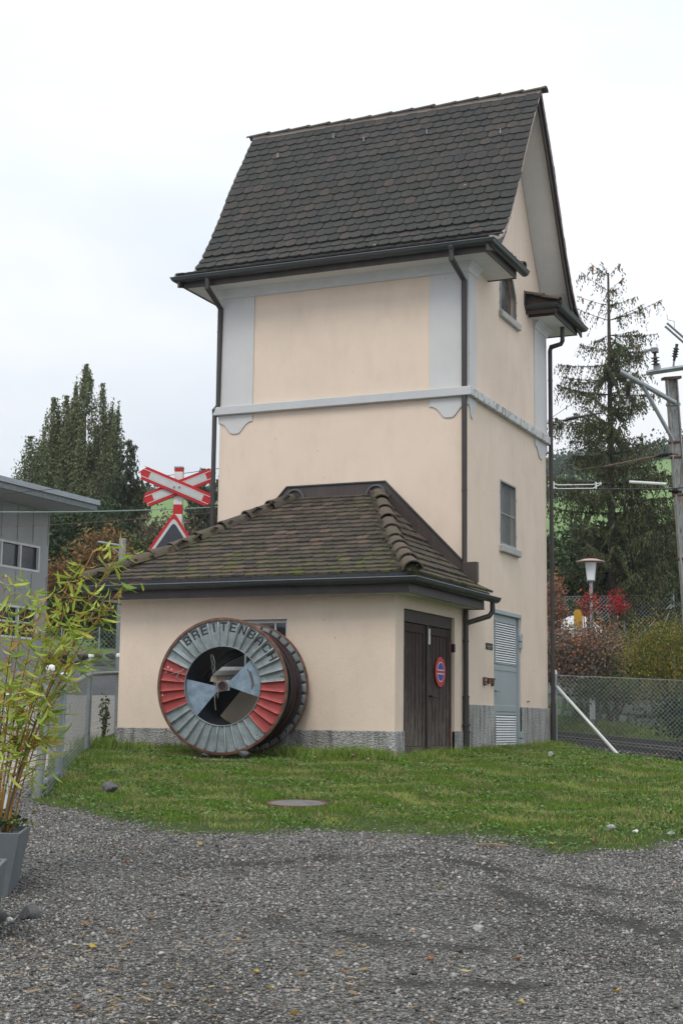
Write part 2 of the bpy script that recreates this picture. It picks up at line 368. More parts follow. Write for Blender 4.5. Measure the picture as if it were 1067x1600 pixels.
def ground():
    ds = np.concatenate([np.linspace(-60, 4, 18), np.arange(4.5, 32, .1), np.arange(32, 62, .4), np.linspace(62, 130, 40), np.linspace(134, 800, 70)])
    n = 230; u = np.linspace(-1, 1, n)
    half = np.where(ds < 30, 12+np.maximum(0, 4-ds)*1.2, 12+(ds-30)*.75)
    D, U = np.meshgrid(ds, u, indexing='ij'); Lw = U*half[:, None]
    X = CX+F0[0]*D+A0[0]*Lw; Y = CY+F0[1]*D+A0[1]*Lw; Z = G(X, Y)
    far = D > 180; Z = Z+np.where(far, 5*np.sin(X*.011+1)*np.cos(Y*.013), 0)
    V = np.stack([X, Y, Z], -1).reshape(-1, 3); i = np.arange(len(ds)-1)[:, None]*n+np.arange(n-1)[None]
    F = np.stack([i, i+1, i+n+1, i+n], -1).reshape(-1, 4)
    m = Mt('ground_soil_gravel_grass'); ge = m.n('ShaderNodeNewGeometry'); m.vec = ge.outputs['Position']
    at = m.att('lawn'); nn = m.noise(2.6, 7, .72); e = m.math('ADD', at, m.math('MULTIPLY', m.math('SUBTRACT', nn, .5), 1.5))
    k = m.ramp(m.math('ADD', m.math('MULTIPLY', e, 1.2), .5), [(.42, 0.), (.6, 1.)])
    soil = m.ramp(m.noise(14, 6, .7), [(.3, (.035, .045, .016)), (.55, (.065, .10, .022)), (.75, (.10, .11, .045))])
    v = m.n('ShaderNodeTexVoronoi'); v.inputs['Scale'].default_value = 55; m.l(m.vec, v.inputs['Vector'])
    v2 = m.n('ShaderNodeTexVoronoi'); v2.inputs['Scale'].default_value = 130; m.l(m.vec, v2.inputs['Vector'])
    hsv = m.n('ShaderNodeSeparateColor'); m.l(v.outputs['Color'], hsv.inputs[0])
    gc = m.ramp(hsv.outputs[0], [(0, (.05, .047, .043)), (.5, (.12, .115, .106)), (.85, (.21, .20, .19)), (1, (.32, .31, .29))])
    tr = m.ramp(m.noise(.55, 4, .6, (1, 1, 1), 1.2), [(.36, .62), (.6, 1.08)])
    gc = m.mix(1., gc, tr, 'MULTIPLY'); gc = m.mix(m.math('MULTIPLY', m.att('rut'), .8), gc, (.045, .042, .038))
    near = m.mix(k, gc, soil)
    fa = m.att('far'); fieldc = m.ramp(m.noise(.012, 3, .5), [(.35, (.12, .20, .06)), (.6, (.16, .25, .08))])
    m.col(m.mix(fa, near, fieldc)); m.set(.95, 0, .15)
    m.bump(m.math('ADD', v.outputs[0], m.math('MULTIPLY', v2.outputs[0], .5)), 1.0, .018)
    o = npmesh('ground', V, F, m.m, None, None, True); me = o.data
    la = me.attributes.new('lawn', 'FLOAT', 'POINT'); q = lawn_amount(V[:, 0], V[:, 1]); la.data.foreach_set('value', np.clip(q, -3, 3).astype(np.float32))
    ra = me.attributes.new('rut', 'FLOAT', 'POINT'); ra.data.foreach_set('value', rut_amount(V[:, 0], V[:, 1]).astype(np.float32))
    fa_ = me.attributes.new('far', 'FLOAT', 'POINT'); fa_.data.foreach_set('value', np.clip((D.ravel()-45)/8, 0, 1).astype(np.float32))
    tag(o, 'gravel yard running into a lawn and rising to green fields', None, None, 'structure'); return o
ground()
def drape(name, d0, d1, lf0, lf1, mat, lift=.006, nd=40, nl=14):
    """sheet over the terrain between two distances, lf0/lf1 = lateral limits as functions of d"""
    V = []; 
    for d in np.linspace(d0, d1, nd):
        for l in np.linspace(lf0(d), lf1(d), nl):
            x, y = W(d, l); V.append((x, y, g(x, y)+lift))
    i = np.arange(nd-1)[:, None]*nl+np.arange(nl-1)[None]; F = np.stack([i, i+1, i+nl+1, i+nl], -1).reshape(-1, 4)
    return tag(npmesh(name, np.array(V), F, mat, None, None, True), None, None, None, 'structure')
M_conc = plain('pale_worn_concrete', (.30, .28, .255), .9, 0, .15, 3, .3)
M_asph = plain('grey_asphalt', (.075, .078, .085), .85, 0, .2, 5, .4)
tag(drape('pavement', 17.2, 36, lambda d: -12-.1*d, lambda d: -3.75-.10*max(0, d-21) if d < 22.5 else -3.9-.02*(d-22), M_conc, .008, 90, 20), 'pale concrete yard beyond the left fence')
tag(drape('road', 36.02, 50, lambda d: -17, lambda d: -4.2, M_asph, .01), 'asphalt road below the rubble wall')
# ------------------------------------------------------------------ gravel stones, lawn blades
def in_view(d, l, m=.3): return np.abs(l-(0)) < .232*d+m
def gravel():
    N = 215000
    d = np.sqrt(rng.uniform(6.4**2, 18.5**2, N)); l = rng.uniform(-1, 1, N)*(.234*d+.7)
    x = CX+F0[0]*d+A0[0]*l; y = CY+F0[1]*d+A0[1]*l
    q = lawn_amount(x, y)+.35*np.sin(x*3.1+y*1.7)*np.sin(y*4.3-x)+rng.normal(0, .22, N)
    keep = (q < 0)
    x, y, d, l = x[keep], y[keep], d[keep], l[keep]
    # bare tracks of finer grit where wheels ran
    tr = np.sin((x*.55+y*.9)*1.1+1.2*np.sin(x*.7))+.5*np.sin(x*2.1-y*1.3)
    keep = rng.uniform(0, 1, len(x)) > np.maximum(.35*sstep((tr-.5)/.8), .85*rut_amount(x, y)); x, y = x[keep], y[keep]; n = len(x)
    r = .0056*np.exp(rng.normal(.1, .42, n)); r = np.minimum(r, .022)
    base = np.array([(1, 0, 0), (-1, 0, 0), (0, 1, 0), (0, -1, 0), (0, 0, 1), (0, 0, -1), ], float)
    tri = np.array([(0, 2, 4), (2, 1, 4), (1, 3, 4), (3, 0, 4), (2, 0, 5), (1, 2, 5), (3, 1, 5), (0, 3, 5)])
    sc = np.stack([r*rng.uniform(1., 1.7, n), r*rng.uniform(.8, 1.2, n), r*rng.uniform(.5, .9, n)], -1)
    P = base[None]*sc[:, None, :]*rng.uniform(.75, 1.2, (n, 6, 1))
    a = rng.uniform(0, 6.28, n); b = rng.normal(0, .35, n); ca, sa, cb, sb = np.cos(a), np.sin(a), np.cos(b), np.sin(b)
    X = P[..., 0]*cb[:, None]+P[..., 2]*sb[:, None]; Zz = -P[..., 0]*sb[:, None]+P[..., 2]*cb[:, None]; Yy = P[..., 1]
    X, Yy = X*ca[:, None]-Yy*sa[:, None], X*sa[:, None]+Yy*ca[:, None]
    z = G(x, y)+r*.35
    V = np.stack([X+x[:, None], Yy+y[:, None], Zz+z[:, None]], -1).reshape(-1, 3)
    F = (tri[None]+6*np.arange(n)[:, None, None]).reshape(-1, 3)
    m = Mt('gravel_stone'); rr = m.att(); m.col(m.ramp(rr, [(0, (.05, .048, .044)), (.3, (.125, .118, .105)), (.6, (.21, .20, .18)), (.83, (.29, .28, .265)), (.94, (.37, .36, .34)), (.97, (.28, .18, .11)), (1, (.48, .46, .42))])); m.set(.8, 0, .3)
    tag(npmesh('gravel', V, F, m.m, None, np.repeat(rng.uniform(0, 1, n), 6), True), 'grey crushed gravel covering the yard in the foreground', None, None, 'stuff')
gravel()
M_grass = leafmat('lawn_blade', [(0, (.09, .155, .02)), (.35, (.16, .26, .032)), (.7, (.25, .37, .055)), (.88, (.31, .38, .09)), (.93, (.30, .23, .11)), (1, (.36, .29, .16))], .3)
def inside_house(x, y, m=.02): return ((x > -4.71-m) & (x < .03+m) & (y > -3.06-m) & (y < 4.75+m))
def blades(name, x, y, h, wdt, lean, label, mat=M_grass, rn=None):
    n = len(x); z = G(x, y)-.01; a = rng.uniform(0, 6.28, n); ca, sa = np.cos(a), np.sin(a); b = rng.uniform(0, 6.28, n); cb, sb = np.cos(b)*lean*h, np.sin(b)*lean*h
    V = np.zeros((n, 5, 3)); wx, wy = ca*wdt, sa*wdt
    V[:, 0] = np.stack([x-wx, y-wy, z], -1); V[:, 1] = np.stack([x+wx, y+wy, z], -1)
    V[:, 2] = np.stack([x+wx*.8+cb*.35, y+wy*.8+sb*.35, z+h*.6], -1); V[:, 3] = np.stack([x-wx*.8+cb*.35, y-wy*.8+sb*.35, z+h*.6], -1)
    V[:, 4] = np.stack([x+cb, y+sb, z+h*np.clip(1-lean*.4, .3, 1)], -1)
    tri = np.array([(0, 1, 2), (0, 2, 3), (3, 2, 4)]); F = (tri[None]+5*np.arange(n)[:, None, None]).reshape(-1, 3)
    rn = rng.uniform(0, 1, n) if rn is None else rn
    return tag(npmesh(name, V.reshape(-1, 3), F, mat, None, np.repeat(np.clip(rn, 0, .999), 5)), label, None, None, 'stuff')
def patch(x, y, k=1.): return .5+.17*np.sin(x*1.9*k+1.3*np.sin(y*1.1*k))+.25*np.sin(y*2.3*k+1.7*np.sin(x*1.6*k+2))
def lawn():
    N = 480000
    d = np.sqrt(rng.uniform(12.6**2, 29.5**2, N)); l = -(.236*d+.3)+rng.uniform(0, 1, N)*(2*(.236*d+.3)+2.2)
    x = CX+F0[0]*d+A0[0]*l; y = CY+F0[1]*d+A0[1]*l
    s = (x-T0[0])*TN[0]+(y-T0[1])*TN[1]
    q = lawn_amount(x, y)+.35*np.sin(x*3.1+y*1.7)*np.sin(y*4.3-x)+.25*np.sin(x*7+y*3)*np.sin(y*8-x*2)
    edge = np.clip(q/.9, 0, 1)
    bare = patch(x*1.7+2, y*2.3, 1.9)*np.clip(1.6-q, 0, 1)
    keep = (q > -.35) & ~inside_house(x, y) & (s < -.35) & (rng.uniform(0, 1, N) < np.where(q > 0, .22+.78*edge, .05)) & (rng.uniform(0, 1, N) > 1.3*bare) & ((x-.94)**2+(y+8.34)**2 > .39**2)
    x, y, edge, d = x[keep], y[keep], edge[keep], d[keep]; n = len(x)
    p = patch(x, y); p2 = patch(x+5, y-3, 2.7)
    dist = np.minimum(np.abs(np.where(x < 0, y+3.06, 99)), np.abs(np.where(y > -3.1, x-.03, 99))); tall = np.exp(-dist/.25)*(y > -3.6)
    h = (.035+.045*p*p2+.03*rng.uniform(0, 1, n))*(.5+.5*edge)+tall*rng.uniform(.02, .16, n)
    rn = .08+.45*p2+.30*rng.uniform(0, 1, n)-.1*p; dry = rng.uniform(0, 1, n) > (.62+.34*edge); rn = np.where(dry, rng.uniform(.9, 1, n), rn)
    blades('grass', x, y, h, rng.uniform(.0025, .005, n), rng.uniform(.2, 1.1, n), 'green lawn grass round the building', M_grass, rn)
    # broad leaves: clover and plantain flat among the blades
    N = 60000; d = np.sqrt(rng.uniform(13**2, 27**2, N)); l = rng.uniform(-1, 1, N)*(.236*d+.3); x = CX+F0[0]*d+A0[0]*l; y = CY+F0[1]*d+A0[1]*l
    s = (x-T0[0])*TN[0]+(y-T0[1])*TN[1]; q = lawn_amount(x, y)+.3*np.sin(x*3.1+y*1.7); pp = patch(x, y, 1.6)
    keep = (q > .15) & (pp > .45) & (rng.uniform(0, 1, N) < pp) & ~inside_house(x, y) & (s < -.4) & ((x-.94)**2+(y+8.34)**2 > .41**2); x, y = x[keep], y[keep]; n = len(x)
    z = G(x, y)+rng.uniform(.015, .06, n); r = rng.uniform(.008, .02, n); a = rng.uniform(0, 6.28, n); tx, ty = rng.normal(0, .35, n), rng.normal(0, .35, n)
    V = np.zeros((n, 4, 3))
    for k in range(4):
        w = a+k*math.pi/2; rr = r*(1.3 if k % 2 == 0 else .8); ox, oy = np.cos(w)*rr, np.sin(w)*rr; V[:, k] = np.stack([x+ox, y+oy, z+ox*tx+oy*ty], -1)
    F = np.arange(4*n).reshape(-1, 4)
    M_cl = leafmat('clover_leaf', [(0, (.05, .12, .025)), (.6, (.09, .19, .04)), (1, (.15, .25, .07))], .2)
    tag(npmesh('clover', V.reshape(-1, 3), F, M_cl, None, np.repeat(rng.uniform(0, 1, n), 4)), 'low clover and broad weeds growing through the lawn', None, None, 'stuff')
lawn()
def tufts(name, spots, hh, label, n=220, spread=.16):
    xs, ys, hs = [], [], []
    for (x, y, k) in spots:
        m = int(n*k); xs.append(rng.normal(x, spread, m)); ys.append(rng.normal(y, spread*.7, m)); hs.append(rng.uniform(.3, 1, m)*hh*k)
    x, y, h = map(np.concatenate, (xs, ys, hs)); ok = ~inside_house(x, y, -.01); x, y, h = x[ok], y[ok], h[ok]
    blades(name, x, y, h, rng.uniform(.003, .006, len(x)), rng.uniform(.2, .9, len(x)), label)
tufts('tall_grass', [(-4.6, -3.4, 1.2), (-4.2, -3.35, .9), (-5.0, -3.3, 1.3), (-4.8, -3.7, .8), (-.9, -3.2, 1.), (-.55, -3.25, 1.2), (-.25, -3.2, 1.1), (.3, -3.0, .8), (.25, -.3, .9), (.2, .6, .8), (.2, 3.2, 1), (.25, 4.0, .9), (-1.3, -3.7, 1.1), (-1.0, -3.8, 1.1), (-.7, -3.5, 1.2), (-.4, -3.45, 1.2), (-.1, -3.4, 1.2), (-1.5, -3.5, 1.2), (.25, -2.6, 1), (.3, -2.0, .9), (.3, -1.4, .9), (-5.1, -2.7, 1), (.3, 4.9, .8)], .24, 'taller unmown grass tufts against the foot of the walls')
# ------------------------------------------------------------------ transformer house
WX, DY = -4.68, 4.71
H = thing('transformer_house', (0, 0, 0), 'tall cream rendered tower with steep tiled gable roof and low hipped annex in front', 'building')
fX = lambda x: (lambda a, b, d: (x-d, a, b))        # wall facing +x
fY = lambda y: (lambda a, b, d: (a, y+d, b))        # wall facing -y
RP = [(0, 12.25), (.7, 11.2), (1.04, 10.66), (1.36, 10.1), (1.74, 9.5), (2.08, 9.02), (2.35, 8.74), (2.6, 8.6), (3.0, 8.5)]
RY = 2.355
def rz(t): return float(np.interp(t, [p[0] for p in RP], [p[1] for p in RP]))
gable_outer = [(0, -.4), (DY, -.4), (DY, 8.45)]+[(RY+t, rz(t)-.10) for t in (2.3, 2.08, 1.74, 1.36, 1.04, .7, 0)]+[(RY-t, rz(t)-.10) for t in (.7, 1.04, 1.36, 1.74, 2.08, 2.3)]+[(0, 8.45)]
gwin = [(1.78, 7.97), (2.80, 7.97), (2.80, 8.46), (2.62, 8.74), (2.29, 8.84), (1.96, 8.74), (1.78, 8.46)]
mwin = [(1.765, 3.715), (2.72, 3.715), (2.72, 4.87), (1.765, 4.87)]
mdoor = [(1.385, -.38), (2.985, -.38), (2.985, 2.55), (1.385, 2.55)]
mb = MB(); mb.panel(gable_outer, [gwin, mwin, mdoor], fX(0), .11)
mb.panel(gable_outer, [], fX(WX), 0)
mb.panel([(WX, -.4), (0, -.4), (0, 8.45), (WX, 8.45)], [], fY(0), 0); mb.panel([(WX, -.4), (0, -.4), (0, 8.45), (WX, 8.45)], [], fY(DY), 0)
mb.build('tower_wall', M_wall, H, fix=False)
AX0, AX1, AY = -4.71, -.055, -3.04
awin = [(-2.98, 1.33), (-1.80, 1.33), (-1.80, 2.095), (-2.98, 2.095)]
adoor = [(-2.70, -.38), (-.48, -.38), (-.48, 2.25), (-2.70, 2.25)]
mb = MB(); mb.panel([(AX0, -.4), (AX1, -.4), (AX1, 2.5), (AX0, 2.5)], [awin], fY(AY), .13)
mb.panel([(AY, -.4), (0, -.4), (0, 2.5), (AY, 2.5)], [adoor], fX(AX1), .10)
mb.panel([(AY, -.4), (0, -.4), (0, 2.5), (AY, 2.5)], [], fX(AX0), 0)
mb.build('annex_wall', M_wall, H, fix=False)
MB().box(-4.6, -.2, -2.9, -.02, -.3, -.2).build('annex_floor', M_dark, H)
# plinths
def plinth(y0, y1, z, x, p, nm):
    mb = MB(); mb.bbox(x-.05, x+p, y0, y1, -.4, z, .012); return mb.build(nm, M_plinth, H)
mb = MB(); p = .035
mb.bbox(-.06, p, .0, 1.40, -.4, .885, .012); mb.build('tower_plinth', M_plinth, H)
mb = MB(); mb.bbox(-.06, p, 2.985, DY+p, -.4, .885, .012); mb.bbox(WX-p, -.062, DY-.03, DY+p-.002, -.4, .885, .01); mb.bbox(WX-p, WX+.05, 0, DY-.035, -.4, .885, .01); mb.build('tower_plinth', M_plinth, H)
mb = MB(); mb.bbox(AX0-.025, AX1+.025, AY-.025, AY+.05, -.4, .455, .01); mb.build('annex_plinth', M_plinth, H)
MB().bbox(AX1-.05, AX1+.025, AY+.052, -2.70, -.4, .455, .01).build('annex_plinth', M_plinth, H)
MB().bbox(AX1-.05, AX1+.025, -.48, -.03, -.4, .455, .01).build('annex_plinth', M_plinth, H)
MB().bbox(AX0-.025, AX0+.05, AY+.052, -.03, -.4, .455, .01).build('annex_plinth', M_plinth, H)
# pilasters with scalloped feet
def scallop(a0, a1, top, shoulder, low, n=14):
    pts = [(a0, top), (a0, shoulder)]; w = a1-a0; e = .12*w
    pts.append((a0+e*.6, shoulder))
    for i in range(n+1):
        s = i/n; x = a0+e+(w-2*e)*s; k = min(1, (1-abs(2*s-1))/.80); k = k*k*(3-2*k); pts.append((x, shoulder-.02-(shoulder-.02-low)*k))
    pts += [(a1-e*.6, shoulder), (a1, shoulder), (a1, top)]; return pts
T = .022
def pil(a0, a1, fn, nm='pilaster'):
    MB().prism([(a0, 6.155), (a1, 6.155), (a1, 8.18), (a0, 8.18)], fn, 0.02, -T).build(nm, M_trim, H)
    MB().prism(scallop(a0, a1, 5.995, 5.86, 5.655), fn, 0.02, -T).build('scalloped_foot', M_trim, H)
pil(WX-.02, -4.02, fY(0)); pil(-.665, T, fY(0)); pil(.001, .42, fX(0)); pil(3.92, DY+T, fX(0))
pil(WX, -4.02, lambda a, b, d: (a, DY-d, b)); pil(.001, .42, lambda a, b, d: (WX+d, a, b)); pil(4.1, DY, lambda a, b, d: (WX+d, a, b))
# string course: front clean, right side weathered, mitred at the corner by separate lengths
q = .098
MB().bbox(WX-q, q, -q, .0, 6.0, 6.15, .01).build('string_course', M_bandclean, H)
MB().bbox(-.0, q, .002, DY+q, 6.0, 6.15, .01).build('string_course', M_band, H)['label'] = 'stone band on the side wall stained black along its top'
MB().bbox(WX-q, WX, .002, DY+q, 6.0, 6.15, .01).build('string_course', M_bandclean, H)
MB().bbox(WX, -.002, DY, DY+q, 6.0, 6.15, .01).build('string_course', M_bandclean, H)
def ring(cx, cz, r, a0, a1, n, th):
    o = [(cx+r*math.cos(a0+(a1-a0)*i/n), cz+r*math.sin(a0+(a1-a0)*i/n)) for i in range(n+1)]
    return o+[(cx+(r-th)*math.cos(a1+(a0-a1)*i/n), cz+(r-th)*math.sin(a1+(a0-a1)*i/n)) for i in range(n+1)]
def eaves(path, gpath, zs, so, fo, fz0, fz1, go, gr, gz, mould=None, tag_=''):
    MB().sweep(path, [(-.02, zs), (so, zs), (so, zs+.03), (-.02, zs+.03)]).build('soffit', M_whitesoffit, H)
    if mould: MB().sweep(path, mould).build('cornice_moulding', M_cove, H)
    MB().sweep(path, [(fo, fz0), (fo+.03, fz0), (fo+.03, fz1), (fo, fz1)]).build('fascia_board', M_fascia, H)
    gu = MB().sweep(gpath, ring(go, gz, gr, math.pi, 2*math.pi, 10, .008)); b = MB()
    o = gu.build('gutter', M_gutter, H, auto=40)
    # rolled front lip, end caps and joint collars
    lip = []; P = [Vector(p) for p in gpath]
    MB().sweep(gpath, ring(go+gr, gz, .012, 0, 2*math.pi-.01, 8, .004)).build('gutter_lip', M_apron, o, auto=50)
    for i in (0, -1):
        j = 1 if i == 0 else -2; t = (P[i]-P[j]).normalized(); P2 = [P[i]-t*.006, P[i]] if i else [P[i], P[i]-t*.006]
        cap = [(go+gr*math.cos(math.pi+math.pi*k/10), gz+gr*math.sin(math.pi+math.pi*k/10)) for k in range(11)]
        MB().sweep([tuple(p) for p in P2], cap).build('gutter_end_cap', M_gutter, o)
    for i in range(len(P)-1):
        L = (P[i+1]-P[i]).length; t = (P[i+1]-P[i]).normalized(); k = int(L/1.9)
        for c in range(1, k+1):
            a = P[i]+t*(L*c/(k+1)); MB().sweep([tuple(a), tuple(a+t*.035)], ring(go, gz, gr+.006, math.pi, 2*math.pi, 10, .006)).build('gutter_joint', M_gutter, o)
    return o
mould = [(0, 8.15), (.035, 8.15), (.045, 8.165), (.045, 8.185), (.05, 8.21), (.08, 8.25), (.13, 8.285), (.14, 8.298), (0, 8.298)]
fp = [(WX, 1.1), (WX, 0), (0, 0), (0, 1.1)]; fg = [(WX, 1.33), (WX, 0), (0, 0), (0, 1.33)]
rp = [(0, 3.62), (0, DY), (WX, DY), (WX, 3.62)]; rg = [(0, 3.45), (0, DY), (WX, DY), (WX, 3.45)]
eaves(fp, fg, 8.30, .50, .49, 8.285, 8.43, .612, .085, 8.455, None)
MB().sweep([(WX, .46), (WX, 0), (0, 0), (0, .46)], mould).build('cornice_moulding', M_cove, H)
eaves(rp, rg, 8.30, .50, .49, 8.285, 8.43, .612, .085, 8.455, None)
MB().sweep([(0, 3.88), (0, DY), (WX, DY), (WX, 3.88)], mould).build('cornice_moulding', M_cove, H)
# closing boards on the ends of the eaves returns
for x0, x1 in ((.0, .52), (WX-.52, WX)):
    for y0, y1 in ((1.10, 1.13), (3.59, 3.62)): MB().box(x0, x1, y0, y1, 8.285, 8.45).build('return_end_board', M_fascia, H)
# front return of the rear eaves turns across the wall: gutter and soffit seen from the yard
for sx in (1, -1):
    X0 = 0 if sx > 0 else WX
    MB().box(min(X0, X0+sx*.60), max(X0, X0+sx*.60), 3.42, 3.45, 8.30, 8.50).build('return_side_board', M_flash, H)
    o = MB(); 
    prof = ring(0, 8.45, .075, math.pi, 2*math.pi, 8, .008)
    o.add([], []); n = len(prof)
    vs = [(X0+sx*.0, 3.40+a, b) for a, b in prof]+[(X0+sx*.66, 3.40+a, b) for a, b in prof]
    o.add(vs, [(i, (i+1) % n, n+(i+1) % n, n+i) for i in range(n)]+[tuple(range(n)), tuple(range(n, 2*n))]); o.build('return_gutter', M_gutter, H)
# ------------------------------------------------------------------ tiles
def tile_geo(w=.205, L=.30, th=.024, round_=.075, n=7):
    pts = [(-w/2, L), (-w/2, round_)]
    for i in range(1, n): a = math.pi*i/n; pts.append((-w/2*math.cos(a), round_*(1-math.sin(a)**.9)))
    pts += [(w/2, round_), (w/2, L)]
    k = len(pts); V = [(x, y, 0) for x, y in pts]+[(x, y, -th) for x, y in pts]
    F = [tuple(range(k))[::-1] if 0 else tuple(range(k))]+[(i, i+1, k+i+1, k+i)[::-1] for i in range(k-1)]
    return V, F
def place_tiles(slots, parent, mat, name_single='roof_tile', nsingle=0, w=.205, rd=.055, th=.03, tl=.10):
    """slots: (pos, across, up-slope, normal); nearest nsingle become objects, the rest one piece of stuff"""
    V, F = tile_geo(w, .30, th, rd); slots = sorted(slots, key=lambda s: (s[0]-Vector((CX, CY, CZ))).length if s[4] else 99)
    me = None; inv = wmat(parent).inverted(); SV = []; SF = []; SR = []
    for i, (p, a, u, nn, ok) in enumerate(slots):
        tilt = random.gauss(tl if nn.y < .5 else .04, .007); yaw = random.gauss(0, .012); u2 = (u*math.cos(tilt)-nn*math.sin(tilt)).normalized(); u2 = (u2+a*yaw).normalized(); a2 = (a-u2*a.dot(u2)).normalized(); n2 = a2.cross(u2)
        p2 = p+nn*(.040+random.uniform(-.003, .003))+u*random.uniform(-.004, .004)
        M = Matrix(((a2.x, u2.x, n2.x, p2.x), (a2.y, u2.y, n2.y, p2.y), (a2.z, u2.z, n2.z, p2.z), (0, 0, 0, 1)))
        if i < nsingle and ok:
            if me is None:
                me = bpy.data.meshes.new(name_single); me.from_pydata(V, [], F); me.materials.append(mat)
            o = bpy.data.objects.new(name_single, me); S.collection.objects.link(o); o.parent = parent; o.matrix_parent_inverse = inv; o.matrix_basis = M
        else:
            b = len(SV); SV += [tuple(M @ Vector(v)) for v in V]; SF += [tuple(j+b for j in f) for f in F]; SR += [random.random()]*len(V)
    if SV:
        me2 = bpy.data.meshes.new('roof_tiles'); me2.from_pydata(SV, [], SF); me2.materials.append(mat)
        at = me2.attributes.new('rnd', 'FLOAT', 'POINT'); at.data.foreach_set('value', SR)
        o = bpy.data.objects.new('roof_tiles', me2); S.collection.objects.link(o); attach(o, parent); o['kind'] = 'stuff'
def rows(prof, step, start=.0):
    """walk a (out, z) profile from eave up, yield (out, z, dirout, dirz)"""
    P = [Vector(p) for p in prof][::-1]; r = []; s = start; acc = 0
    for i in range(len(P)-1):
        L = (P[i+1]-P[i]).length; d = (P[i+1]-P[i])/L
        while s <= acc+L: q_ = P[i]+d*(s-acc); r.append((q_.x, q_.y, d.x, d.y)); s += step
        acc += L
    return r
XL0, XR0 = -5.33, .645
# roof body: boarded underside white, verge boards
roof = MB()
pf = [(-t, z) for t, z in RP[::-1]]+[(t, z) for t, z in RP[1:]]
n = len(pf)
def strip(mb, x0, x1, off, thick=None):
    vs = []
    for x in (x0, x1):
        for t, z in pf: vs.append((x, RY+t, z+off))
    if thick:
        for x in (x0, x1):
            for t, z in pf: vs.append((x, RY+t, z+off-thick))
        m_ = 2*n
        mb.add(vs, [(i, i+1, n+i+1, n+i) for i in range(n-1)]+[(m_+i, m_+n+i, m_+n+i+1, m_+i+1) for i in range(n-1)]+[(i, i+1, m_+i+1, m_+i) for i in range(n-1)]+[(n+i, m_+n+i, m_+n+i+1, n+i+1) for i in range(n-1)]+[(0, m_, m_+n, n), (n-1, 2*n-1, m_+2*n-1, m_+n-1)])
    else: mb.add(vs, [(i, i+1, n+i+1, n+i) for i in range(n-1)])
strip(roof, XL0+.02, XR0-.02, -.012, .045); RF = roof.build('roof', M_under, H)
for x0, x1 in ((.002, .55), (-5.22, WX-.002)):
    m_ = MB(); strip(m_, x0, x1, -.062, .02); m_.build('verge_soffit', M_whitesoffit, H)
for x0, x1 in ((.55, .585), (-5.255, -5.22)):
    m_ = MB(); strip(m_, x0, x1, -.062, .17); m_.build('verge_board', M_fascia, H)
for x0, x1 in ((.605, XR0), (XL0, -5.29)):
    m_ = MB(); strip(m_, x0, x1, .012, .05); m_.build('verge_mortar', M_mortar, H)
slots = []
for sgn in (-1, 1):
    for ri, (t, z, dt, dz) in enumerate(rows(RP, .2)):
        if t < .10: continue
        sl = math.hypot(dt, dz); u = Vector((0, sgn*dt/sl, dz/sl)); a = Vector((1, 0, 0)) if sgn < 0 else Vector((-1, 0, 0)); nn = a.cross(u)
        x = XL0+.105+(-.1075 if ri % 2 else 0)
        xs = []
        while x < XR0-.10: xs.append(max(x, XL0+.105)); x += .2150
        for x in xs+[XR0-.108]: slots.append((Vector((x+random.uniform(-.004, .004), RY+sgn*t, z)), a, u, nn, sgn < 0 and t < 2.4))
place_tiles(slots, RF, M_tile, 'roof_tile', 300, .208)
# half round ridge and hip tiles
def half_round(L=.46, r0=.125, r1=.105, n=9, th=.02, flat=.85, lipw=.05):
    V = []; F = []; secs = [(0, r0*1.06), (lipw, r0*1.06), (lipw+.006, r0), (L, r1)]
    for o_ in (0, th):
        for s, r in secs:
            for j in range(n+1): a = math.pi*j/n; V.append(((r-o_)*math.cos(a), s, (r-o_)*math.sin(a)*flat))
    k = n+1; m_ = len(secs)*k
    for i in range(len(secs)-1):
        for j in range(n): F.append((i*k+j, i*k+j+1, (i+1)*k+j+1, (i+1)*k+j)); F.append((m_+i*k+j, m_+(i+1)*k+j, m_+(i+1)*k+j+1, m_+i*k+j+1))
    for j in range(n): F.append((j, m_+j, m_+j+1, j+1)); F.append(((len(secs)-1)*k+j, (len(secs)-1)*k+j+1, m_+(len(secs)-1)*k+j+1, m_+(len(secs)-1)*k+j))
    return V, F
def hr_mesh(name, mat, **k):
    V, F = half_round(**k); me = bpy.data.meshes.new(name); me.from_pydata(V, [], F); me.materials.append(mat); me.shade_smooth(); me.set_sharp_from_angle(angle=R(35)); return me
def lay(me, name, pts_from, pts_to, count, parent, lift=0, jit=.006, roll=0, spacing=None):
    a, b = Vector(pts_from), Vector(pts_to); u = (b-a).normalized(); inv = wmat(parent).inverted()
    for i in range(count):
        p = a+(b-a)*(i/count); side = u.cross(Vector((0, 0, 1))).normalized(); nn = side.cross(u)
        u2 = (u-nn*.025+side*random.uniform(-jit, jit)).normalized(); nn2 = side.cross(u2); s2 = u2.cross(nn2)
        p = p+nn*(lift+random.uniform(-jit, jit))
        o = bpy.data.objects.new(name, me); S.collection.objects.link(o); o.parent = parent; o.matrix_parent_inverse = inv
        o.matrix_basis = Matrix(((s2.x, u2.x, nn2.x, p.x), (s2.y, u2.y, nn2.y, p.y), (s2.z, u2.z, nn2.z, p.z), (0, 0, 0, 1)))
rt_me = hr_mesh('ridge_tile', M_ridge, L=.50, r0=.115, r1=.10, flat=.62)
lay(rt_me, 'ridge_tile', (.75, RY, 12.235), (-5.40, RY, 12.235), 14, RF)
MB().box(XL0, XR0, RY-.07, RY+.07, 12.15, 12.24).build('ridge_mortar', M_mortar, RF)
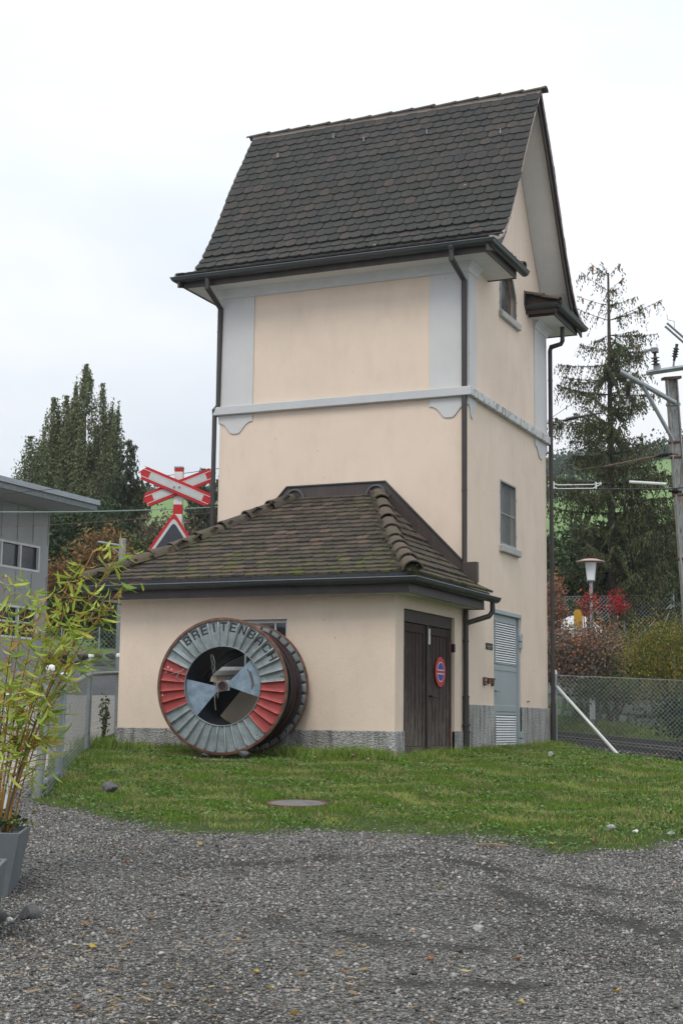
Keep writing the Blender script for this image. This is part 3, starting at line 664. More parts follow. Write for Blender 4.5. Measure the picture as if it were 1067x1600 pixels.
# snow hooks on the slope
for (x, t) in ((-4.5, .55), (-3.4, .35), (-1.4, .55), (.1, .75), (-2.7, .5)):
    y, z = RY-t, rz(t); MB().tube([(x, y+.02, z+.09), (x, y-.05, z+.07), (x, y-.05, z+.16)], .008, 5).build('snow_hook', M_galv, RF)
# aprons: sheet between tiles and gutter
MB().sweep([(WX-.02, 0), (0, 0)], [(.50, 8.44), (.60, 8.485), (.60, 8.475), (.50, 8.43)]).build('eaves_apron', M_apron, H)
MB().box(XL0, XR0-.01, -.60, -.585, 8.44, 8.515).build('eaves_apron', M_apron, H)
# little tiled tops of the returns, each with a half round tile along its inner edge
for sx, X0 in ((1, 0), (-1, WX)):
    for y0, y1, ye in ((.30, 1.16, 1.16), (3.46, 4.40, 3.46)):
        vs = [(X0+sx*.62, y0, 8.49), (X0+sx*.62, y1, 8.49), (X0-sx*.0, y1, 8.67), (X0-sx*.0, y0, 8.67)]
        MB().add(vs+[(x, y, 8.43) for x, y, z in vs], [(0, 1, 2, 3), (0, 1, 5, 4), (1, 2, 6, 5), (2, 3, 7, 6), (3, 0, 4, 7)]).build('return_roof', M_flash, RF)
        sl = []; u = Vector((-sx*.62, 0, .18)).normalized(); a = Vector((0, 1*sx, 0)); nn = a.cross(u)
        for r_ in range(3):
            y = y0+.1+(.1 if r_ % 2 else 0)
            while y < y1-.08: sl.append((Vector((X0+sx*(.66-.2*r_), y, 8.475+.058*r_)), a, u, nn, False)); y += .215
        place_tiles(sl, RF, M_tile)
        lay(rt_me, 'hip_tile', (X0+sx*.66, ye, 8.52), (X0+sx*.02, ye, 8.70), 2 if sx > 0 else 1, RF, lift=.0)
MB().box(.001, .012, 3.30, 3.75, 8.45, 8.74).build('wall_flashing', M_flash, H)
MB().box(.001, .012, .95, 1.30, 8.48, 8.80).build('wall_flashing', M_flash, H)
# ------------------------------------------------------------------ annex roof
AF = [(-3.44, 2.70), (-3.10, 2.84), (-2.2, 3.27), (0.0, 4.42)]   # front slope (y, z)
AS = [(.36, 2.70), (.12, 2.85), (-.6, 3.45), (-1.58, 4.42)]      # right slope (x, z)
def yf(z): return float(np.interp(z, [p[1] for p in AF], [p[0] for p in AF]))
def xr(z): return float(np.interp(z, [p[1] for p in AS], [p[0] for p in AS]))
def xl(z): return AX0+AX1-xr(z)
zz = sorted(set([p[1] for p in AF+AS]+[3.9])); mb = MB()
for i in range(len(zz)-1):
    z0, z1 = zz[i], zz[i+1]
    mb.add([(xl(z0), yf(z0), z0), (xr(z0), yf(z0), z0), (xr(z1), yf(z1), z1), (xl(z1), yf(z1), z1)], [(0, 1, 2, 3)])
    ye = lambda z: max(0.0, .18) if z < 2.9 else 0.0
    mb.add([(xr(z0), yf(z0), z0), (xr(z0), 0.0, z0), (xr(z1), 0.0, z1), (xr(z1), yf(z1), z1)], [(0, 1, 2, 3)])
    mb.add([(xl(z0), yf(z0), z0), (xl(z0), 0.0, z0), (xl(z1), 0.0, z1), (xl(z1), yf(z1), z1)], [(3, 2, 1, 0)])
mb.box(AX0-.30, AX1+.30, AY-.30, -.02, 2.52, 2.60)
AR = mb.build('annex_roof', M_under, H)
slots = []
for ri, (y, z, dy, dz) in enumerate(rows([(p[0], p[1]) for p in AF[::-1]], .195)):
    if z > 4.38: continue
    u = Vector((0, dy, dz)).normalized(); a = Vector((1, 0, 0)); nn = a.cross(u); x = -6+(.1 if ri % 2 else 0)
    while x < xr(z)+.0:
        if x > xl(z)+.02 and x < xr(z)-.02: slots.append((Vector((x, y, z)), a, u, nn, True))
        x += .198
for sx in (1, -1):
    for ri, (x, z, dx, dz) in enumerate(rows([(p[0], p[1]) for p in AS[::-1]], .195)):
        if z > 4.36: continue
        u = Vector((sx*dx, 0, dz)).normalized(); a = Vector((0, sx, 0)); nn = a.cross(u); y = -4+(.1 if ri % 2 else 0)
        yend = (.16 if ri == 0 else .05 if ri == 1 else -.06) if sx > 0 else -.06
        while y < yend:
            if y > yf(z)+.02: slots.append((Vector((x if sx > 0 else AX0+AX1-x, y, z)), a, u, nn, True))
            y += .198
place_tiles(slots, AR, M_tileA, 'roof_tile', 0, .193, .038, .036, .13)
hip_me = hr_mesh('hip_tile', M_ridge, L=.50, r0=.150, r1=.128, flat=.95)
for sg in (1, -1):
    mx2 = lambda x: x if sg > 0 else AX0+AX1-x
    MB().tube([(mx2(.36), -3.42, 2.70), (mx2(-.42), -2.14, 3.28), (mx2(-1.58), -.02, 4.42)], .10, 8).build('hip_mortar', M_ridge, AR, True)
lay(hip_me, 'hip_tile', (.40, -3.50, 2.72), (-.42, -2.14, 3.30), 4, AR, .0, .006)
lay(hip_me, 'hip_tile', (-.42, -2.14, 3.30), (-1.58, -.02, 4.42), 5, AR, .0, .006)
lay(hip_me, 'hip_tile', (AX0+AX1-.40, -3.50, 2.72), (AX0+AX1+.42, -2.14, 3.30), 4, AR, .0, .006)
lay(hip_me, 'hip_tile', (AX0+AX1+.42, -2.14, 3.30), (AX0+AX1+1.58, -.02, 4.42), 5, AR, .0, .006)
# sheet flashing on the tower wall over the annex roof
fl = [(-3.34, 4.62), (-1.46, 4.62), (.0, 3.14), (.0, 2.80), (-.05, 2.80)]
xs_ = [AX0+AX1-.02]
outer = [(-1.46, 4.63), (0.0, 3.15), (0.0, 2.78), (-1.60, 4.30), (-3.17, 4.30), (-4.70, 2.78), (-4.70, 3.15), (-3.31, 4.63)]
MB().prism(outer, fY(0), -.002, -.022).build('roof_flashing', M_flash, H)
MB().tube([(-4.70, -.03, 3.15), (-3.31, -.03, 4.63), (-1.46, -.03, 4.63), (0, -.03, 3.15)], .018, 6).build('flashing_edge', M_gutter, H)
for sx in (-1.62, -3.15):
    MB().tube([(sx+.17*math.cos(a), -.045, 4.40+.17*math.sin(a)) for a in np.linspace(-.2, math.pi+.2, 12)], .022, 6).build('lead_collar', M_apron, H)
eaves([(AX0, 0), (AX0, AY), (AX1, AY), (AX1, -.02)], [(AX0, 0), (AX0, AY), (AX1, AY), (AX1, .36)], 2.43, .33, .32, 2.415, 2.585, .433, .082, 2.625)
MB().sweep([(AX0, 0), (AX0, AY), (AX1, AY), (AX1, .14)], [(.345, 2.58), (.352, 2.58), (.40, 2.70), (.39, 2.70)]).build('eaves_apron', M_apron, H)
# box flashing where the downpipe passes the roof
MB().bbox(-.06, .20, -.10, .0, 2.86, 3.20, .01).build('pipe_flashing_box', M_flash, H)
MB().bbox(.004, .030, .0, .24, 2.84, 3.18, .006).build('corner_flashing', M_flash, H)
# ------------------------------------------------------------------ downpipes
def pipe(pts, r, brackets, mat=M_pipe, nm='downpipe', d=(0, 1)):
    o = MB().tube(pts, r, 12).build(nm, mat, H, auto=40)
    for (x, y, z) in brackets:
        MB().tube([(x, y, z-.016), (x, y, z+.016)], r+.007, 12).box(x-.006, x+.006, y, y+.10, z-.01, z+.01).build('bracket', mat, o)
    return o
PX, PY = -.035, -.045
pipe([(-.06, -.62, 8.42), (-.06, -.62, 8.20), (PX, PY, 7.98), (PX, PY, 3.18)], .042, [(PX, PY, 7.30), (PX, PY, 6.27), (PX, PY, 4.4)])
MB().lathe([(.07, .10), (.07, .03), (.042, -.03), (.042, -.05)], (-.06, -.62, 8.36), 12).build('outlet', M_gutter, H)
PX2, PY2 = .0, -.07
o = pipe([(PX2, PY2, 2.42), (PX2, PY2, .95)], .042, [(PX2, PY2, 1.9)])
pipe([(PX2, PY2, 1.02), (PX2, PY2, .42)], .05, [(PX2, PY2, 1.0)]); pipe([(PX2, PY2, .45), (PX2, PY2, -.25)], .062, [(PX2, PY2, .55), (PX2, PY2, .44)])
pipe([(.375, .17, 2.56), (.375, .17, 2.40), (.33, .13, 2.32), (PX2+.02, PY2, 2.20)], .042, [])
MB().tube([(.30, -.02, 2.42), (.02, -.07, 2.42)], .008, 6).build('pipe_stay', M_pipe, H)
pipe([(WX+.02, -.62, 8.42), (WX+.02, -.62, 8.22), (WX-.015, PY, 7.98), (WX-.02, PY, 6.16)], .042, [(WX-.02, PY, 7.55)])
pipe([(WX-.085, PY, 6.02), (WX-.085, PY, 3.4)], .042, []); pipe([(WX-.02, PY, 6.18), (WX-.085, PY-.02, 6.1), (WX-.085, PY, 6.0)], .042, [])
fx_, fy_ = .085, DY+.06
pipe([(.40, 4.55, 8.40), (.40, 4.55, 8.02), (.36, 4.58, 7.97), (fx_+.03, fy_-.02, 7.97), (fx_, fy_, 7.90), (fx_, fy_, .92)], .042, [(fx_, fy_, 7.3), (fx_, fy_, 6.4), (fx_, fy_, 4.3), (fx_, fy_, 2.2)])
pipe([(fx_, fy_, .98), (fx_, fy_, -.1)], .055, [])
# ------------------------------------------------------------------ windows
def bars(rects, x0, x1, nm, mat, par, b=.004):
    for (a0, a1, b0, b1) in rects: MB().bbox(x0, x1, a0, a1, b0, b1, b).build(nm, mat, par)
w = MB().box(-.125, -.112, 1.765, 2.72, 3.715, 4.87).build('window', M_glassu, H)
bars([(1.765, 1.80, 3.715, 4.87), (2.685, 2.72, 3.715, 4.87), (1.80, 2.685, 4.835, 4.87), (1.80, 2.685, 3.715, 3.75)], -.025, .006, 'frame', M_frameg, w)
bars([(1.80, 2.685, 4.27, 4.295)], -.022, -.008, 'glazing_bar', M_frameg, w)
bars([(2.06, 2.09, 3.75, 4.835)], -.09, -.06, 'glazing_bar', M_frameg, w); bars([(1.80, 2.06, 4.30, 4.32), (1.80, 2.06, 4.44, 4.46)], -.085, -.065, 'glazing_bar', M_frameg, w)
for z in (3.95, 4.62): MB().bbox(-.01, .012, 1.745, 1.775, z, z+.04, .003).build('hinge', M_frameg, w); MB().bbox(-.01, .012, 2.71, 2.74, z-.03, z+.01, .003).build('hinge', M_frameg, w)
MB().bbox(-.02, .075, 1.72, 2.83, 3.575, 3.70, .012).build('sill', M_sill, w)
# woven fly screen in front of the glass: fine wires
def screen(y0, y1, z0, z1, st, par, top=None):
    m_ = MB(); y = y0
    while y < y1:
        zt = z1 if top is None else top(y); m_.box(-.030, -.028, y, y+.004, z0, zt); y += st
    z = z0
    while z < z1: m_.box(-.030, -.028, y0, y1, z, z+.004) if top is None or z < 8.46 else None; z += st
    m_.build('fly_screen', M_frameg, par)
screen(1.80, 2.685, 3.75, 4.835, .03, w)
w = MB().prism(gwin, fX(-.112), 0, .01).build('gable_window', M_glassu, H)
gi = [(a+(.035 if a < 2.29 else -.035 if a > 2.29 else 0), b+(.035 if b < 8 else -.03)) for a, b in gwin]
fr = MB(); k = len(gwin); 
vs = [(x, a, b) for x in (.006, -.02) for l in (gwin, gi) for a, b in l]
fr.add(vs, [(i, (i+1) % k, k+(i+1) % k, k+i) for i in range(k)]+[(2*k+i, 2*k+(i+1) % k, 3*k+(i+1) % k, 3*k+i) for i in range(k)]+[(k+i, k+(i+1) % k, 3*k+(i+1) % k, 3*k+i) for i in range(k)]+[(i, (i+1) % k, 2*k+(i+1) % k, 2*k+i) for i in range(k)]).build('frame', M_frameg, w)
bars([(2.06, 2.085, 8.0, 8.72)], -.085, -.06, 'glazing_bar', M_frameg, w); bars([(1.82, 2.06, 8.33, 8.35)], -.08, -.062, 'glazing_bar', M_frameg, w)
bars([(1.80, 2.78, 8.002, 8.03)], -.05, -.02, 'glazing_bar', M_frameg, w)
for z in (8.08, 8.32): MB().bbox(-.01, .012, 1.755, 1.785, z, z+.035, .003).build('hinge', M_frameg, w); MB().bbox(-.01, .012, 2.79, 2.82, z+.02, z+.055, .003).build('hinge', M_frameg, w)
MB().bbox(-.02, .075, 1.74, 2.90, 7.83, 7.955, .012).build('sill', M_sill, w)
w = MB().box(-2.98, -1.80, AY+.115, AY+.125, 1.33, 2.095).build('annex_window', M_glass, H)
for (a0, a1, b0, b1) in ((-2.98, -2.92, 1.335, 2.095), (-1.86, -1.80, 1.335, 2.095), (-2.42, -2.36, 1.39, 2.04), (-2.92, -1.86, 2.04, 2.095), (-2.92, -1.86, 1.335, 1.39)):
    MB().bbox(a0, a1, AY+.085, AY+.113, b0, b1, .004).build('frame', M_framew, w)
for a in (-2.55, -2.05): MB().bbox(a, a+.03, AY+.09, AY+.112, 1.39, 2.04, .004).build('glazing_bar', M_framew, w)
MB().bbox(-3.03, -1.75, AY-.05, AY+.11, 1.25, 1.332, .01).build('sill', M_bandclean, w)
# ------------------------------------------------------------------ brown double door
def leaf(y0, y1, nm):
    x0, x1 = -.15, -.115; z0, z1 = .08, 2.055
    L = MB().box(x0-.01, x0, y0, y1, z0, z1).build('door_leaf', M_woodframe, H)
    st = .105
    MB().bbox(x0, x1, y0, y0+st, z0, z1, .006).build('stile', M_wood, L); MB().bbox(x0, x1, y1-st, y1, z0, z1, .006).build('stile', M_wood, L)
    MB().bbox(x0, x1-.002, y0+st, y1-st, z1-.13, z1, .006).build('rail', M_wood, L); MB().bbox(x0, x1-.002, y0+st, y1-st, z0, z0+.14, .006).build('rail', M_wood, L)
    k = 5; wd_ = (y1-y0-2*st-.01)/k
    for i in range(k): MB().bbox(x0, x1-.014+random.uniform(-.003, .003), y0+st+.005+i*wd_+.008, y0+st+.005+(i+1)*wd_-.008, z0+.145, z1-.135, .006).build('board', M_wood, L)
    return L
l1 = leaf(-2.60, -1.625, 'l'); l2 = leaf(-1.565, -.555, 'r')
MB().bbox(-.155, -.105, -2.70, -2.605, -.1, 2.25, .005).build('door_frame', M_woodframe, H); MB().bbox(-.155, -.105, -.548, -.48, -.1, 2.25, .005).build('door_frame', M_woodframe, H)
MB().bbox(-.155, -.10, -2.604, -.549, 2.065, 2.25, .005).build('door_head_board', M_woodframe, H)
MB().bbox(-.112, -.085, -1.635, -1.575, .06, 2.06, .006).build('cover_strip', M_woodframe, H)
MB().bbox(-.17, -.09, -2.6, -.55, -.02, .07, .008).build('door_threshold', M_wood, H)
for (lf, y, zc) in ((l1, -2.60, 1.75), (l1, -2.60, .38), (l2, -.60, 1.75), (l2, -.60, .38)):
    MB().tube([(-.105, y+.02, zc-.11), (-.105, y+.02, zc+.11)], .015, 8).box(-.112, -.108, y, y+.09, zc-.03, zc+.03).build('hinge', M_rust, lf)
MB().bbox(-.10, -.05, -.50, -.44, 1.70, 1.84, .01).build('hinge_pin_block', M_black, H)
MB().tube([(-.115, -1.50, .985), (-.06, -1.50, .985), (-.055, -1.47, .985), (-.055, -1.22, .965)], .012, 8).box(-.116, -.108, -1.525, -1.475, .88, 1.06).build('handle', M_black, l2)
nt_ = MB().box(-.1128, -.109, -1.53, -1.44, 1.78, 2.02).build('notice', M_white); nt_['label'] = 'blank white paper strip stuck on the brown door leaf'; nt_['category'] = 'notice'
# no parking disc
NP = thing('no_parking_sign', (-.10, -1.0, 1.372), 'round red and blue no parking disc fixed on the brown double door', 'traffic sign')
def disc(r, x0, x1, sel=None, n=40):
    pts = [(r*math.cos(2*math.pi*i/n), r*math.sin(2*math.pi*i/n)) for i in range(n)]
    if sel: # circular segment above/below a chord
        h = sel; a = math.asin(abs(h)/r); pts = [(r*math.cos(t), r*math.sin(t)) for t in np.linspace(a, math.pi-a, 24)]
        if h < 0: pts = [(x, -y) for x, y in pts]
    return MB().prism(pts, lambda a, b, d: (d, -1.0+a, 1.372+b), x0, x1)
disc(.235, -.112, -.100).build('disc', M_red, NP)
for s in (.022, -.022): disc(.157, -.0995, -.0975, s).build('white_outline', M_white, NP)
for s in (.036, -.036): disc(.143, -.0970, -.0955, s).build('blue_field', M_blue, NP)
# ------------------------------------------------------------------ louvred metal door
D = MB().box(-.085, -.06, 1.47, 2.90, -.02, 2.47).build('metal_door', M_doorg, H)
D['label'] = 'pale blue grey steel door with louvred top and bottom panels'
MB().bbox(-.11, -.02, 1.386, 1.46, -.1, 2.55, .006).build('door_frame', M_doorg, H); MB().bbox(-.11, -.02, 2.91, 2.984, -.1, 2.55, .006).build('door_frame', M_doorg, H)
MB().bbox(-.11, .012, 1.386, 2.984, 2.475, 2.549, .006).build('drip_rail', M_doorg, H)
def louv(z0, z1, k):
    MB().box(-.0600, -.0590, 1.63, 2.80, z0, z1).build('louvre_recess', M_dark, D)
    for (a0, a1, b0, b1) in ((1.60, 1.63, z0-.03, z1+.03), (2.80, 2.83, z0-.03, z1+.03), (1.63, 2.80, z1, z1+.03), (1.63, 2.80, z0-.03, z0)): MB().bbox(-.060, -.045, a0, a1, b0, b1, .004).build('louvre_frame', M_doorg, D)
    st = (z1-z0)/k
    for i in range(k):
        z = z0+(i+.15)*st; MB().add([(-.040, 1.63, z), (-.040, 2.80, z), (-.058, 2.80, z+st*.62), (-.058, 1.63, z+st*.62), (-.040, 1.63, z-.004), (-.040, 2.80, z-.004), (-.058, 2.80, z+st*.62-.006), (-.058, 1.63, z+st*.62-.006)],
            [(0, 1, 2, 3), (4, 5, 1, 0), (7, 6, 5, 4), (3, 2, 6, 7), (0, 3, 7, 4), (1, 5, 6, 2)]).build('louvre_slat', M_framew, D)
louv(1.64, 2.34, 17); louv(.04, .73, 16)
MB().bbox(-.060, -.050, 1.60, 2.83, 1.50, 1.58, .004).build('mid_rail', M_doorg, D); MB().bbox(-.060, -.050, 1.60, 2.83, .79, .90, .004).build('mid_rail', M_doorg, D)
MB().bbox(-.06, -.045, 1.50, 1.545, .93, 1.22, .004).tube([(-.05, 1.525, 1.14), (-.0, 1.525, 1.14), (.0, 1.54, 1.14), (.0, 1.74, 1.13)], .011, 8).build('handle', M_galv, D)
for z in (1.93, 2.06, .20, .33):
    MB().bbox(-.03, .02, 2.90, 2.975, z, z+.11, .006).build('hinge', M_doorg, D)
MB().tube([(.012, 2.99, 1.93), (.012, 2.99, 2.2)], .016, 8).build('hinge_barrel', M_doorg, D); MB().tube([(.012, 2.99, .18), (.012, 2.99, .46)], .016, 8).build('hinge_barrel', M_doorg, D)
pl = MB().bbox(.001, .012, .94, 1.30, 1.825, 1.935, .004).build('name_plate', M_black, H)
MB().box(.012, .0125, 1.0, 1.24, 1.87, 1.89).box(.012, .0125, 1.03, 1.21, 1.845, 1.856).box(.012, .0128, .953, .967, 1.875, 1.889).box(.012, .0128, 1.273, 1.287, 1.875, 1.889).build('plate_lettering', M_galvd, pl)
def stub(y, shape):
    m_ = MB()
    for (a0, a1, b0, b1) in shape: m_.bbox(.0, .045, y+a0, y+a1, 1.26+b0, 1.26+b1, .004)
    m_.build('rusty_wall_bracket', M_rust, H)
stub(.78, [(0, .11, .06, .09), (0, .035, -.03, .06), (.05, .10, .0, .03), (.03, .09, -.05, -.02)]); stub(1.0, [(0, .12, .05, .085), (0, .04, -.02, .05), (.04, .09, .01, .04)]); stub(1.2, [(0, .035, .0, .085), (.04, .13, .05, .085), (.03, .085, -.02, .05), (.02, .06, -.05, -.02)])
MB().bbox(0, .03, 3.34, 3.42, .985, 1.0, .003).build('wall_clip', M_rust, H)
# ------------------------------------------------------------------ cable drum
DR = .955; DC = Vector((-2.12, -4.42, 1.06)); ang = R(10)
ax = Vector((-math.sin(ang), math.cos(ang), 0)); tx = Vector((math.cos(ang), math.sin(ang), 0)); DW = 1.06; RI = .56
DM = Matrix(((tx.x, 0, ax.x, DC.x), (tx.y, 0, ax.y, DC.y), (0, 1, 0, DC.z), (0, 0, 0, 1)))   # local: x across, y up, z into the wall
CD = thing('cable_drum', (-2.12, -4.0, .1), 'big steel cable drum with grey and red ribbed flange and stencilled name', 'cable drum')
def dp(a, r, z): return DM @ Vector((r*math.cos(a), r*math.sin(a), z))
def seg_h(t, s):     # t deg from centre of the segment, s 0..1 inner to outer: height of the pressed rib
    e = abs(t); k = max(0, (e-3.5-.1*s)/(1.4-.1*s)); k = min(1, k); k = k*k*(3-2*k); return .045*k*min(1, (1-s)/.10)*min(1, .35+s*4)+.006
segpos = [-5, -4.7, -4.3, -3.9, -3.4, -1.5, 1.5, 3.4, 3.9, 4.3, 4.7, 5]; ss = [0, .04, .25, .5, .75, .88, .93, .97, 1]
def segment(c, back=False):
    V = []; F = []
    for s in ss:
        for t in segpos: V.append(dp(R(c+t), RI+(DR-.02-RI)*s, (-seg_h(t, s) if not back else DW+seg_h(t, s))))
    n = len(segpos)
    for i in range(len(ss)-1):
        for j in range(n-1): F.append((i*n+j, i*n+j+1, (i+1)*n+j+1, (i+1)*n+j))
    k = len(V); V += [v+ax*(.012 if not back else -.012) for v in V]; F += [tuple(x+k for x in f)[::-1] for f in F]
    F += [(j, j+1, k+j+1, k+j) for j in range(n-1)]
    mb = MB(); mb.add(V, F)
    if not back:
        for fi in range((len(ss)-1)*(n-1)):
            if fi % (n-1) in (0, 1, n-3, n-2) and 0 < fi//(n-1) < 6: mb.mi[fi] = 1  # rib tops take the painted highlight material
    return mb
M_ribred = plain('painted_red_rib_highlight', (.50, .10, .09), .45, 0, .25, 14)  # highlight on the red rib tops, painted as a lighter red
for c in range(0, 360, 10):
    red = c in (160, 170, 180, 190, 200, 0, 350, 340, 330, 320)
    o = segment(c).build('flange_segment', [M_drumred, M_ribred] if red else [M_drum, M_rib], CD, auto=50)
    if red: o['label'] = 'red painted segment of the drum flange'
    segment(c, True).build('flange_segment', M_drum, CD, auto=50)
for z0 in (-.035, DW-.005):
    mb = MB(); n = 96; pr = [(DR-.03, z0), (DR+.0, z0), (DR+.012, z0+.008), (DR+.012, z0+.032), (DR, z0+.04), (DR-.03, z0+.04), (DR-.022, z0+.03), (DR-.022, z0+.01)]
    V = [dp(2*math.pi*i/n, r, z) for i in range(n) for r, z in pr]; k = len(pr)
    mb.add(V, [(i*k+j, i*k+(j+1) % k, ((i+1) % n)*k+(j+1) % k, ((i+1) % n)*k+j) for i in range(n) for j in range(k)]); mb.build('rim', M_rust, CD, auto=40)
mb = MB(); n = 72; pr = [(RI, -.012), (RI+.008, -.012), (RI+.008, DW+.012), (RI, DW+.012)]; k = 4
V = [dp(2*math.pi*i/n, r, z) for i in range(n) for r, z in pr]
mb.add(V, [(i*k+j, i*k+(j+1) % k, ((i+1) % n)*k+(j+1) % k, ((i+1) % n)*k+j) for i in range(n) for j in range(k)]); mb.build('barrel', M_signback, CD, auto=40)
mb = MB(); mb.tube([dp(2*math.pi*i/60, RI, -.014) for i in range(61)], .010, 6, False); mb.build('barrel_lip', M_galvd, CD, True)
def sector(a0, a1, z, mat, nm='spoke_plate'):
    mb = MB(); n = 12; V = [DM @ Vector((0.04*math.cos((a0+a1)/2), .04*math.sin((a0+a1)/2), z))]+[dp(a0+(a1-a0)*i/n, RI-.002, z) for i in range(n+1)]
    V2 = [v+ax*.012 for v in V]; k = len(V)
    mb.add(V+V2, [tuple(range(k)), tuple(range(k, 2*k))]+[(i, (i+1) % k, k+(i+1) % k, k+i) for i in range(k)])
    return mb.build(nm, mat, CD)
for z in (.02, DW-.03):
    sector(R(170), R(228), z, M_plate if z < .5 else M_black); sector(R(-16), R(43), z, M_plate if z < .5 else M_black)  # rear plates black: their shade is put into the colour
mb = MB(); V = [DM @ Vector(p) for p in [(-.10, .06, .014), (.10, .09, .014), (.10, -.06, .014), (-.10, -.09, .014), (-.10, .06, .018), (.10, .09, .018), (.10, -.06, .018), (-.10, -.09, .018)]]
mb.add(V, [(0, 1, 2, 3), (4, 5, 6, 7), (0, 1, 5, 4), (1, 2, 6, 5), (2, 3, 7, 6), (3, 0, 4, 7)]); mb.build('hub_plate', M_plate, CD)
mb = MB(); V = []; n = 20
pr = [(.055, -.02), (.075, -.02), (.075, .03), (.055, .03)]
V = [dp(2*math.pi*i/n, r, z) for i in range(n) for r, z in pr]; mb.add(V, [(i*4+j, i*4+(j+1) % 4, ((i+1) % n)*4+(j+1) % 4, ((i+1) % n)*4+j) for i in range(n) for j in range(4)]); mb.build('hub_bush', M_rust, CD)
mb = MB(); V = [dp(2*math.pi*i/n, .056, -.004) for i in range(n)]; mb.add(V, [tuple(range(n))]); mb.build('hub_hole', M_black, CD)
for (a, r, m_) in ((8, .48, 'h'), (14, .44, 'h'), (20, .46, 'h')):
    MB().tube([dp(R(a+t), .43+.02*(a == 14), .014) for t in range(-14, 16, 4)], .006, 5).build('weld_bead', M_rust, CD)
# small holes in the segments
for (a, r) in ((165, .90), (162, .86), (167, .87), (163, .80), (186, .9), (188.5, .9), (8, .9), (9.2, .875), (-52, .86), (-53.5, .89), (-51, .90)):
    n = 8; V = [dp(R(a), r, -.0085)+(tx*math.cos(t)+Vector((0, 0, 1))*math.sin(t))*.011 for t in np.linspace(0, 2*math.pi, n, endpoint=False)]
    MB().add(V, [tuple(range(n))]).build('bolt_hole', M_white if a > 100 and r > .78 else M_black, CD)
# stencilled letters laid over the ribs
STR = {'B': [(0, 0, 1, 7), (1, 6, 3.6, 7), (1, 3, 3.6, 4), (1, 0, 3.6, 1), (3.6, .8, 4.8, 3.1), (3.6, 3.9, 4.8, 6.2)], 'R': [(0, 0, 1, 7), (1, 6, 3.8, 7), (1, 3, 3.8, 4), (3.8, 3.9, 4.8, 6.1), (3.7, 0, 4.8, 2.8)],
       'E': [(0, 0, 1, 7), (1.2, 6, 4.6, 7), (1.2, 3, 4.0, 4), (1.2, 0, 4.6, 1)], 'I': [(1.9, 0, 3.0, 7)], 'T': [(0, 6, 5, 7), (2, 0, 3, 5.8)],
       'N': [(0, 0, 1, 7), (3.9, 0, 4.9, 7), (1.1, 4.2, 2.1, 6), (2.1, 2.6, 2.9, 4.4), (2.9, 1, 3.8, 2.8)], 'A': [(0, 0, 1.1, 4.2), (.5, 4.2, 1.7, 6), (3.2, 4.2, 4.4, 6), (3.8, 0, 4.9, 4.2), (1.5, 6, 3.4, 7), (1.1, 2.2, 3.8, 3.1)],
       'C': [(0, 1.1, 1, 5.9), (.9, 6, 4.6, 7), (.9, 0, 4.6, 1), (3.8, 4.9, 4.7, 6), (3.8, 1, 4.7, 2.1)], 'H': [(0, 0, 1, 7), (3.9, 0, 4.9, 7), (1.2, 3, 3.7, 4)]}
for ch, c in zip('BREITENBACH', range(130, 20, -10)):
    mb = MB(); rc = .835; hgt = .125; wd_ = .094
    for (x0, y0, x1, y1) in STR[ch]:
        x0 -= .06; x1 += .06; y0 -= .05; y1 += .05
        nx = 5; ny = 3; V = []
        for i in range(nx+1):
            for j in range(ny+1):
                x = (x0+(x1-x0)*i/nx-2.45)/4.9*wd_; y = (y0+(y1-y0)*j/ny-3.5)/7*hgt; r = math.hypot(rc+y, x); t = -math.degrees(math.atan2(x, rc+y))
                cc = 10*round((c+t)/10); s = (r-RI)/(DR-.02-RI); V.append(dp(R(c+t), r, -seg_h((c+t)-cc, s)-.0025))
        mb.add(V, [(i*(ny+1)+j, (i+1)*(ny+1)+j, (i+1)*(ny+1)+j+1, i*(ny+1)+j+1) for i in range(nx) for j in range(ny)])
    mb.build('stencil_letter', M_black, CD)
# cable wound on the drum and its free end inside the barrel
CB = thing('wound_cable', tuple(dp(0, 0, .5)), 'thick black cable with thin dark red stripes wound round the steel drum', 'cable')
k = 17
for layer, rr in ((0, .80), (1, .855)):
    for i in range(k-layer):
        z = .045+.03*layer+(DW-.09)*i/(k-1); r0 = rr+random.uniform(-.012, .010)-(.05 if (i in (5, 6)) and layer else 0)
        w = .02*math.sin(i*1.7+layer)
        mb = MB(); pts = [dp(2*math.pi*t/48, r0+.010*math.sin(3*2*math.pi*t/48+i), z+w*math.sin(2*math.pi*t/48+i*.9)) for t in range(49)]
        mb.tube(pts, .030, 7, False); mb.build('cable_turn', M_blackrub, CB, True)
for i in (3, 8, 9, 13):
    mb = MB(); z = .075+(DW-.09)*i/(k-1); mb.tube([dp(2*math.pi*t/48, .889, z+.015*math.sin(2*math.pi*t/48)) for t in range(49)], .008, 5, False); mb.build('red_stripe', M_redrub, CB, True)
for o_ in (0, .05, -.045):
    pts = [Vector((-.50, -.02, .55)), Vector((-.36, .12+o_*.4, .35)), Vector((-.22, .26+o_*.7, .28)), Vector((-.02, .43+o_, .3)), Vector((.2, .52+o_*.6, .4)), Vector((.34, .50, .55))]
    MB().tube([DM @ p for p in pts], .028, 8).build('cable_end', M_blackrub, CB, True)
TW = MB()
for s in range(4):
    pts = [DM @ Vector((-.16+.03*math.sin(s*2+i*1.3)+i*.012, .42-.085*i+.01*s, .0-.006*s)) for i in range(8)]; TW.tube(pts, .0025, 4)
TW.tube([DM @ Vector((-.12+.01*i, -.1-.08*i, -.01)) for i in range(4)], .004, 4)
for a in (0, 1, 2): TW.tube([DM @ Vector(p) for p in ((-.56, .24, -.04), (-.62-.03*a, .20-.04*a, -.06), (-.74+.08*a, .17-.05*a, -.055))], .004, 4)
